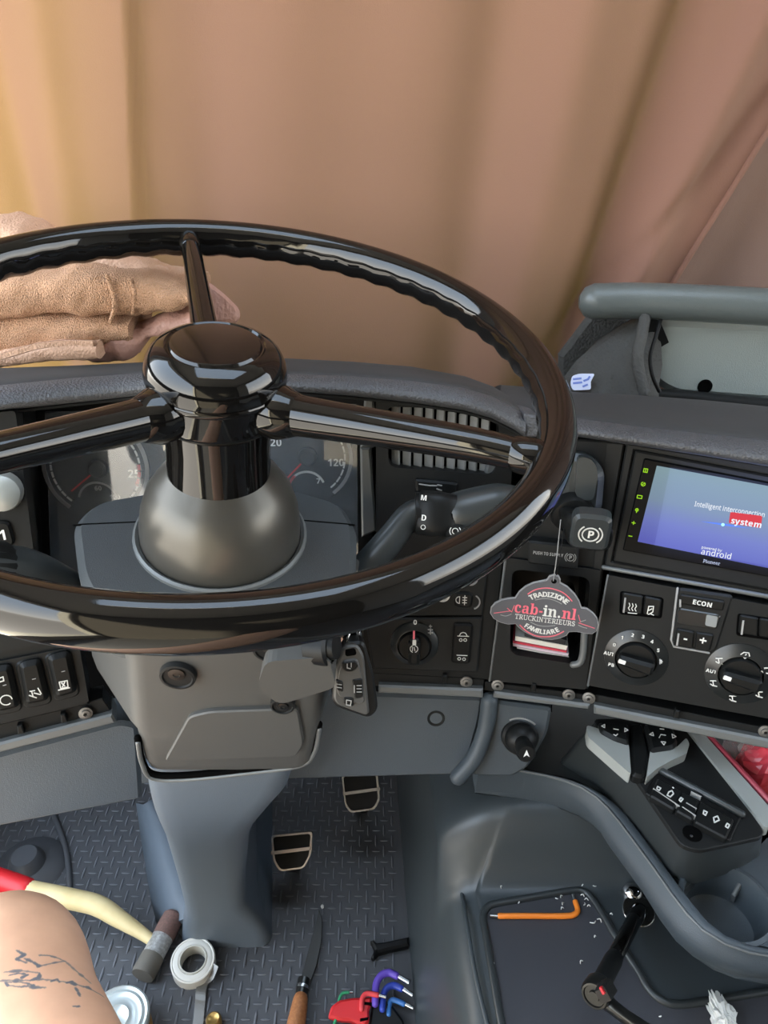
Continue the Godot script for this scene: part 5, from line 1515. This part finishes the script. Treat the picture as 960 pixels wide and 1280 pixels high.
# ---------------------------------------------------------------- the driver's knee
func build_person() -> void:
	var k := at(4, 1237, .68)
	var hip := Vector3(.12, .60, .20)
	var bones := [   # joint, joint, radius, radius
		[k, hip, .068, .088],
		[k + Vector3(-.004, -.012, .0), Vector3(-.425, .30, -.42), .064, .062],
		[Vector3(-.425, .30, -.42), Vector3(-.45, .10, -.36), .062, .042],
		[Vector3(-.45, .085, -.355), Vector3(-.465, .032, -.46), .042, .030],
		[k + Vector3(.0, .022, -.012), k + Vector3(.006, .018, .05), .052, .058],
	]
	var cell := 0.009
	var lo := Vector3(-.56, -.004, -.58)
	var hi := Vector3(.26, .74, .34)
	var nx := int((hi.x - lo.x) / cell)
	var ny := int((hi.y - lo.y) / cell)
	var nz := int((hi.z - lo.z) / cell)
	var field := PackedFloat32Array()
	field.resize(nx * ny * nz)
	for x in nx:
		for y in ny:
			for z in nz:
				var p := lo + Vector3(x, y, z) * cell
				var d := 1.0
				for b in bones:
					var e: float = seg(p, b)
					var h := clampf(.5 + .5 * (d - e) / .035, 0.0, 1.0)
					d = lerpf(d, e, h) - .035 * h * (1.0 - h)
				field[(x * ny + y) * nz + z] = d
	var vid := {}
	var vp := PackedVector3Array()
	for x in nx - 1:
		for y in ny - 1:
			for z in nz - 1:
				var c := Vector3.ZERO
				var n := 0
				var i0 := (x * ny + y) * nz + z
				if field[i0] > .03 or field[i0] < -.03: continue
				for e in 12:
					var a: Vector3i = EA[e]
					var b: Vector3i = EB[e]
					var da := field[i0 + (a.x * ny + a.y) * nz + a.z]
					var db := field[i0 + (b.x * ny + b.y) * nz + b.z]
					if (da < 0.0) != (db < 0.0):
						c += Vector3(a).lerp(Vector3(b), da / (da - db))
						n += 1
				if n:
					vid[i0] = vp.size()
					vp.append(lo + (Vector3(x, y, z) + c / n) * cell)
	var s := sh()
	for x in range(1, nx - 1):
		for y in range(1, ny - 1):
			for z in range(1, nz - 1):
				var i0 := (x * ny + y) * nz + z
				for ax in 3:
					var st: int = [ny * nz, nz, 1][ax]
					if (field[i0] < 0.0) == (field[i0 + st] < 0.0): continue
					var u: int = [nz, 1, ny * nz][ax]
					var v: int = [1, ny * nz, nz][ax]
					var q := [i0, i0 - u, i0 - u - v, i0 - v]
					var ok := true
					for w in q: ok = ok and vid.has(w)
					if not ok: continue
					if field[i0] < 0.0: s.quad(vp[vid[q[0]]], vp[vid[q[3]]], vp[vid[q[2]]], vp[vid[q[1]]], 1)
					else: s.quad(vp[vid[q[0]]], vp[vid[q[1]]], vp[vid[q[2]]], vp[vid[q[3]]], 1)
	s.fix(0)
	# skin with grey-blue tattoo lines, laid on from above
	var im := Image.create(768, 768, false, Image.FORMAT_RGB8)
	var nn := FastNoiseLite.new()
	nn.frequency = .012
	for i in 768:
		for j in 768:
			var v := nn.get_noise_2d(i, j) * .04
			im.set_pixel(i, j, Color(.93 + v, .715 + v, .575 + v * .8))
	var lines := [[57, 1137, 47, 1158, 35, 1178], [57, 1137, 75, 1158, 95, 1178], [41, 1216, 62, 1212, 80, 1208, 98, 1204, 114, 1201], [60, 1216, 64, 1205, 69, 1214], [76, 1211, 80, 1201, 86, 1209], [94, 1207, 97, 1198, 102, 1204], [41, 1196, 44, 1210, 36, 1222, 20, 1224, 0, 1228], [0, 1204, 20, 1196, 41, 1196], [88, 1218, 94, 1230, 99, 1243], [8, 1232, 20, 1228, 34, 1230, 44, 1236, 30, 1241, 14, 1240, 8, 1232], [0, 1140, 12, 1150, 6, 1165, 20, 1172], [14, 1160, 28, 1168, 36, 1176], [8, 1212, 18, 1204, 30, 1206, 24, 1216], [40, 1242, 58, 1238], [100, 1280, 106, 1276], [57, 1137, 40, 1135, 28, 1142]]
	for l in lines:
		for i in range(0, l.size() - 2, 2):
			var a := at(l[i], l[i + 1], .605)
			var b := at(l[i + 2], l[i + 3], .605)
			for m in 60:
				var p := a.lerp(b, m / 59.0)
				var u := int((p.x + .55) / .4 * 768)
				var v := int((p.z + .55) / .4 * 768)
				var r := 1 + int(1.6 * absf(nn.get_noise_2d(u * 3.0, v * 3.0)) * 3.0)
				for dx in range(-r, r + 1):
					for dy in range(-r, r + 1):
						if dx * dx + dy * dy > r * r or u + dx < 0 or v + dy < 0 or u + dx > 767 or v + dy > 767: continue
						var c := im.get_pixel(u + dx, v + dy)
						im.set_pixel(u + dx, v + dy, c.lerp(Color(.44, .43, .44), .16))
	s.uv.resize(s.t.size())
	for i in s.t.size(): s.uv[i] = Vector2((s.t[i].x + .55) / .4, (s.t[i].z + .55) / .4)
	M.skin.albedo_texture = ImageTexture.create_from_image(im)
	M.skin.texture_repeat = false
	single("person", s, M.skin, "bare bent knee and thigh with grey tattoos, at the footwell's edge beside the hammer", "person")

const EA := [Vector3i(0, 0, 0), Vector3i(0, 1, 0), Vector3i(0, 0, 1), Vector3i(0, 1, 1), Vector3i(0, 0, 0), Vector3i(1, 0, 0), Vector3i(0, 0, 1), Vector3i(1, 0, 1), Vector3i(0, 0, 0), Vector3i(1, 0, 0), Vector3i(0, 1, 0), Vector3i(1, 1, 0)]
const EB := [Vector3i(1, 0, 0), Vector3i(1, 1, 0), Vector3i(1, 0, 1), Vector3i(1, 1, 1), Vector3i(0, 1, 0), Vector3i(1, 1, 0), Vector3i(0, 1, 1), Vector3i(1, 1, 1), Vector3i(0, 0, 1), Vector3i(1, 0, 1), Vector3i(0, 1, 1), Vector3i(1, 1, 1)]

func seg(p: Vector3, b: Array) -> float:
	var a: Vector3 = b[0]
	var d: Vector3 = b[1] - a
	var t := clampf((p - a).dot(d) / d.length_squared(), 0.0, 1.0)
	return p.distance_to(a + d * t) - lerpf(b[2], b[3], t)

# ---------------------------------------------------------------- tools in the footwell
func hex_key(called: String, label: String, pts: Array, r: float, m: Material, group: String, tip0: float, tip1: float) -> void:
	var t := thing(called, label, "hex key", pts[0], group)
	var p := crv(pts, 5)
	obj("sleeve", sh().tube(p, r, 12), m, t)
	if tip1 > 0: 
		var e := p[-1]
		var d := (e - p[-2]).normalized()
		obj("tip", sh().tube(PackedVector3Array([e, e + d * tip1]), r * .72, 6, false, false), M.steel, t, "bare steel tip")
	if tip0 > 0:
		var e := p[0]
		var d := (e - p[1]).normalized()
		obj("tip", sh().tube(PackedVector3Array([e, e + d * tip0]), r * .72, 6, false, false), M.steel, t, "bare steel tip")

func build_floor_tools() -> void:
	# hammer
	var t := thing("hammer", "soft-faced hammer with cream and red wooden handle on the rubber floor mat", "hammer", at_y(196, 1182, 0))
	var a := at_y(217, 1146, .018)
	var b := at_y(178, 1220, .018)
	var ax := (b - a).normalized()
	var ln := a.distance_to(b)
	var hf := aim(a, ax)
	obj("head", sh().lathe(hf, [Vector2(0, .0), Vector2(.014, .0), Vector2(.0165, .022), Vector2(.0165, ln * .72), Vector2(.0, ln * .72)], 28), tinted(mat(Color.WHITE, .4, .3), Color8(120, 118, 114), Color8(206, 204, 200), .06, 31, 10.0), t)
	obj("face", sh().lathe(hf, [Vector2(0, -.004), Vector2(.013, -.004), Vector2(.0165, .0), Vector2(.0172, .022), Vector2(.0166, .034), Vector2(0, .034)], 28), tinted(mat(Color.WHITE, .7), Color8(86, 70, 62), Color8(140, 98, 88), .08, 33, 12.0), t, "worn brown hammer face")
	obj("face", sh().lathe(hf, [Vector2(0, ln * .68), Vector2(.0172, ln * .68), Vector2(.0178, ln * .95), Vector2(.0165, ln * 1.0), Vector2(.0, ln * 1.0)], 28), mat(Color8(98, 93, 84), .7), t, "worn grey-brown hammer face")
	var hp := crv([at_y(204, 1186, .018), at_y(178, 1167, .024), at_y(150, 1149, .034), at_y(122, 1132, .046), at_y(90, 1124, .056), at_y(36, 1113, .066)], 5)
	var r := []
	for i in hp.size(): r.append(lerpf(.0072, .0150, smoothstep(0.0, .62, float(i) / (hp.size() - 1))))
	var hd := obj("handle", sh().tube(hp, r, 16), M.wood, t)
	obj("painted_grip", sh().tube(crv([at_y(34, 1112, .0662), at_y(0, 1100, .070), at_y(-60, 1082, .078)], 4), .0168, 16), M.red, hd, "red painted grip")
	# roll of tape with a loose end
	var c := at_y(243, 1209, 0)
	t = thing("tape_roll", "roll of silver-grey tape with a loose end lying beside the hammer head", "tape", c)
	var tf := aim(c, Vector3(.05, 1, .10))
	obj("tape_wind", sh().lathe(tf, [Vector2(.0200, .001), Vector2(.0320, .001), Vector2(.0322, .024), Vector2(.0305, .025), Vector2(.0290, .0242), Vector2(.0270, .0252), Vector2(.0215, .0252), Vector2(.0200, .024), Vector2(.0200, .001)], 48), M.tape_side, t)
	obj("core", sh().lathe(tf, [Vector2(.0182, .001), Vector2(.0202, .001), Vector2(.0202, .0262), Vector2(.0182, .0262), Vector2(.0182, .001)], 48), M.tape, t)
	var tl := [at_y(268, 1205, .022), at_y(262, 1220, .012), at_y(254, 1229, .004), at_y(251, 1240, .006), at_y(250, 1255, .003), at_y(247, 1285, .003)]
	var tp := crv(tl, 4)
	var r0 := []
	for i in tp.size():
		var side := Vector3(.0075, 0, .001) if i > 6 else Vector3(.0065, 0, .004)
		r0.append(PackedVector3Array([tp[i] - side, tp[i] + side, tp[i] + side + Vector3(0, .0004, 0), tp[i] - side + Vector3(0, .0004, 0)]))
	obj("loose_end", sh().loft(r0, true, true, -1), mat(Color8(120, 118, 114), .25, .3), t, "shiny loose tape end")
	# tin
	c = at_y(146, 1272, .045)
	t = thing("tin", "brown tin with ringed silver lid half hidden behind the tattooed knee", "tin", Vector3(c.x, 0, c.z))
	var g := aim(Vector3(c.x, 0, c.z), Vector3.UP)
	obj("body", sh().lathe(g, [Vector2(0, .0), Vector2(.041, .0), Vector2(.0415, .042), Vector2(0, .042)], 40), mat(Color8(178, 132, 70), .5), t)
	obj("lid", sh().lathe(g, [Vector2(.0425, .034), Vector2(.0430, .044), Vector2(.0405, .0465), Vector2(.037, .0445), Vector2(.033, .0465), Vector2(.029, .0445), Vector2(.020, .0445), Vector2(.016, .047), Vector2(.012, .0445), Vector2(0, .0445)], 48), mat(Color8(200, 208, 206), .28, .4), t, "ringed pale metal lid")
	# knife
	t = thing("knife", "knife with dark blade and wooden handle lying on the floor mat", "knife", at_y(376, 1240, 0))
	var kf := flat(.006)
	obj("blade", slab(kf, [399, 1137, 403, 1150, 402, 1176, 396, 1206, 387, 1230, 375, 1228, 382, 1200, 391, 1168], -.001, .0012, .0006), mat(Color8(44, 42, 38), .35, .5), t)
	obj("ferrule", sh().tube(PackedVector3Array([at_y(380, 1224, .010), at_y(376, 1247, .010)]), .0092, 16, false, false), M.dark_steel, t)
	obj("ring", sh().tube(PackedVector3Array([at_y(378.5, 1233, .010), at_y(377.6, 1237, .010)]), .0100, 16, false, false), M.steel, t)
	obj("handle", sh().tube(crv([at_y(376, 1247, .011), at_y(372, 1270, .012), at_y(366, 1300, .012), at_y(358, 1335, .011)], 4), [.0100, .0108, .0115, .012, .0125, .013, .0132, .0132, .013, .0126, .012, .011, .009], 18), M.knife_wood, t)
	# set of hex keys in a red holder
	t = thing("key_holder", "red and black plastic holder clutching coloured hex keys on the floor", "holder", at_y(450, 1265, 0))
	var rf := aim(at_y(445, 1262, .022), Vector3(.05, .95, .25))
	obj("red_clip", slab(rf, [410, 1271, 414, 1258, 424, 1250, 440, 1247, 465, 1246, 464, 1256, 461, 1262, 462, 1276, 456, 1283, 440, 1276, 424, 1275], -.008, .006, .003, .003), M.red, t)
	obj("slot", slab(rf, [455, 1252, 465, 1253, 464, 1257, 455, 1256], 0, .0065, .0004), M.gap, t)
	obj("slot", slab(rf, [450, 1273, 461, 1271, 460, 1275, 450, 1277], 0, .0065, .0004), M.gap, t)
	obj("black_clip", slab(rf, [466, 1248, 478, 1247, 490, 1256, 505, 1276, 508, 1300, 455, 1300, 462, 1278], -.014, -.002, .003, .004), M.button, t)
	var G := "coloured hex keys in the red holder"
	hex_key("hex_key", "green-sleeved hex key poking out behind the red holder", [at_y(414, 1290, .02), at_y(421, 1270, .022), at_y(424, 1250, .024), at_y(428, 1242, .025), at_y(436, 1240.5, .025)], .0021, mat(Color8(42, 140, 92), .4), G, 0, .006)
	hex_key("hex_key", "red-sleeved hex key lying along the top of the red holder", [at_y(452, 1262, .030), at_y(453, 1248, .032), at_y(459, 1242, .033), at_y(472, 1244, .033)], .0035, mat(Color8(214, 62, 66), .4), G, 0, .012)
	hex_key("hex_key", "violet-sleeved hex key, the largest bend above the holder", [at_y(469, 1255, .026), at_y(470, 1232, .028), at_y(476, 1220, .029), at_y(486, 1216, .029), at_y(496, 1220, .029)], .0052, mat(Color8(96, 70, 176), .4), G, 0, .02)
	hex_key("hex_key", "dark blue hex key between the violet and the light blue one", [at_y(478, 1262, .022), at_y(479, 1245, .023), at_y(484, 1235, .024), at_y(493, 1232, .024), at_y(502, 1236, .024)], .0046, mat(Color8(40, 62, 160), .4), G, 0, .018)
	hex_key("hex_key", "light blue hex key, smallest of the blue ones by the tunnel wall", [at_y(486, 1268, .016), at_y(487, 1254, .017), at_y(492, 1250, .018), at_y(505, 1255, .018)], .0036, mat(Color8(52, 110, 176), .4), G, 0, .014)
	# small black plastic clip, brass cap, crumbs
	single("plastic_clip", slab(flat(0.0), [463, 1175, 467, 1174, 471, 1178, 485, 1176, 511, 1170, 511, 1181, 487, 1186, 473, 1190, 467, 1197, 464, 1195, 469, 1186, 466, 1181], .0, .012, .003), M.black, "broken black plastic clip on the mat near the tunnel", "clip")
	single("brass_cap", sh().lathe(aim(at_y(268, 1280, .0), Vector3.UP), [Vector2(0, 0), Vector2(.011, 0), Vector2(.011, .012), Vector2(.008, .016), Vector2(.004, .014), Vector2(0, .014)], 24), mat(Color8(196, 158, 92), .3, .8), "small brass cap on the mat below the tape roll", "cap")
	single("crumb", lump(at_y(403, 1133, .002), Vector3(.0025, .002, .0035), 3, .4, 10, 6), M.white, "tiny white crumb just beyond the knife tip", "crumb")

# ---------------------------------------------------------------- tools on the tunnel
const PLACES := ["beyond the tray ridge, the left one of two side by side", "beyond the tray ridge, the right one of two side by side", "just below the pair beyond the tray ridge", "beyond the tray's upper corner, topmost of the loose cluster", "between the ridge pair and the cluster at the tray's corner", "long and curled, in the cluster beyond the tray's corner", "curled, lowest of the cluster beyond the tray's corner", "short, at the side of the cluster beyond the tray's corner", "alone near the console arm, above the bolt", "inside the ridge, just above the orange key's long arm", "inside the ridge, left of the one above the orange key", "small, touching the orange key's long arm near its bend", "small, below its neighbour along the orange key's arm", "right beside the orange key's short end", "just right of the orange key's short end, under the ridge", "below the orange key's short end", "lowest of those beside the orange key's short end", "largest curl, right of the orange key on the tray", "beside the largest curl, against the tray ridge", "on the ridge slope between the tray and the washer", "small, alone on the tray below the largest curl", "alone far down on the tray, left of the ratchet bar", "alone at the tray's other edge, far from the rest", "small, above the tray ridge over the orange key's middle", "tiny, by the white paper scrap", "tiny, just inside the ridge above the orange key"]

func build_tunnel_tools() -> void:
	var y := TOP + .0045
	hex_key("hex_key", "long orange-sleeved hex key lying inside the tunnel tray", [at_y(624, 1145, y), at_y(670, 1145, y), at_y(706, 1145, y), at_y(717, 1143.5, y), at_y(722, 1138, y), at_y(719, 1127, y)], .0030, M.orange, "", .010, .008)
	# ratchet with extension in the bolt hole
	var o := at_y(798, 1139, TOP + .004)
	var head := at(746, 1240, .655)
	var d := (head - o).normalized()
	var t := thing("ratchet_wrench", "black ratchet wrench with extension bar leaning out of the tunnel bolt", "ratchet", o)
	var f := aim(o, d)
	var ln := o.distance_to(head)
	obj("socket", sh().lathe(f, [Vector2(0, 0), Vector2(.0085, 0), Vector2(.0088, .022), Vector2(.0072, .026), Vector2(0, .026)], 24), M.gloss, t)
	obj("extension_bar", sh().lathe(f, [Vector2(.0078, .02), Vector2(.0074, ln * .60), Vector2(.0066, ln * .61), Vector2(.0066, ln * .8), Vector2(0, ln * .8)], 24), M.gloss, t)
	obj("bar_collar", sh().lathe(f, [Vector2(0, ln * .62), Vector2(.0078, ln * .62), Vector2(.0085, ln * .66), Vector2(.0085, ln * .92), Vector2(0, ln * .94)], 24), M.button, t)
	var hf := aim(head, (d + Vector3(-.5, .1, .5)).normalized())
	obj("ratchet_head", sh().lathe(hf, [Vector2(0, -.010), Vector2(.0115, -.010), Vector2(.0128, -.007), Vector2(.0128, .004), Vector2(.0112, .007), Vector2(.0095, .0072), Vector2(.0088, .0058), Vector2(.005, .0058), Vector2(.0045, .008), Vector2(0, .008)], 32), M.dark_steel, t)
	var hx := []
	for i in 6: hx.append(head + hf.basis.x * cos(TAU * i / 6) * .006 + hf.basis.y * sin(TAU * i / 6) * .006)
	obj("head_band", sh().bar(at(752, 1228, .645), at(762, 1247, .64), d, .010, .020, .002), M.dark_steel, t)
	obj("red_mark", sh().bar(at(752, 1232, .638), at(757, 1241, .635), d, .002, .010, .0005), M.red, t)
	obj("handle", sh().tube(crv([at(756, 1250, .655), at(775, 1266, .64), at(800, 1284, .62), at(850, 1320, .58)], 5), [.0085, .0075, .0065, .0062, .006, .006, .006, .006, .0062, .0064, .0066, .007, .0075, .008, .009, .009], 14), M.dark_steel, t)
	single("washer", sh().lathe(aim(at_y(798, 1139, TOP + .003), Vector3(-.05, 1, .12)), [Vector2(.0085, 0), Vector2(.0170, 0), Vector2(.0172, .0012), Vector2(.0165, .002), Vector2(.0085, .002), Vector2(.0085, 0)], 36), M.steel, "bright steel washer round the socket at the tunnel bolt", "washer")
	single("bolt_cover", sh().lathe(aim(at_y(790, 1117, TOP), Vector3(-.1, .9, .3)), [Vector2(0, .012), Vector2(.006, .0115), Vector2(.010, .008), Vector2(.012, 0), Vector2(0, 0)], 24), M.chrome, "shiny dome-shaped bolt cap just behind the steel washer", "bolt cap")
	# plastic shavings
	var spots := [[700, 1096, 5], [711, 1095, 4], [714, 1099, 3], [738, 1093, 4], [727, 1106, 4], [741, 1104, 7], [743, 1107, 5], [735, 1104, 4], [765, 1085, 5], [702, 1121, 4], [696, 1123, 4], [704, 1130, 4], [703, 1136, 4], [728, 1120, 5], [733, 1125, 5], [730, 1130, 4], [736, 1133, 4], [741, 1152, 8], [749, 1151, 6], [764, 1143, 3], [744, 1171, 3], [727, 1203, 5], [616, 1205, 4], [627, 1109, 4], [825, 1270, 3], [648, 1128, 3]]
	for i in spots.size():
		var q: Array = spots[i]
		var c := at_y(q[0], q[1], TOP + .0025)
		var w := rng.randf() * TAU
		var u: Vector3 = Vector3(cos(w), 0, sin(w)) * q[2] * .00042
		var v: Vector3 = Vector3(-sin(w), 0, cos(w)) * q[2] * .0003
		single("plastic_shaving", sh().tube(crv([c - u, c + v + Vector3(0, .0012, 0), c + u], 3), [.0004, .0006, .0007, .0007, .0006, .0006, .0004], 5), M.white, "white plastic shaving " + PLACES[i], "shaving", "plastic shavings around the tray")
	# crumpled white paper
	t = thing("paper_scrap", "crumpled white scrap of paper at the tray's lower corner", "paper", at_y(906, 1275, TOP))
	obj("crumple", lump(at_y(905, 1276, TOP + .010), Vector3(.011, .010, .022), 41, .5), M.white, t)
	obj("torn_edge", lump(at_y(899, 1260, TOP + .008), Vector3(.006, .006, .012), 43, .5), M.white, t)
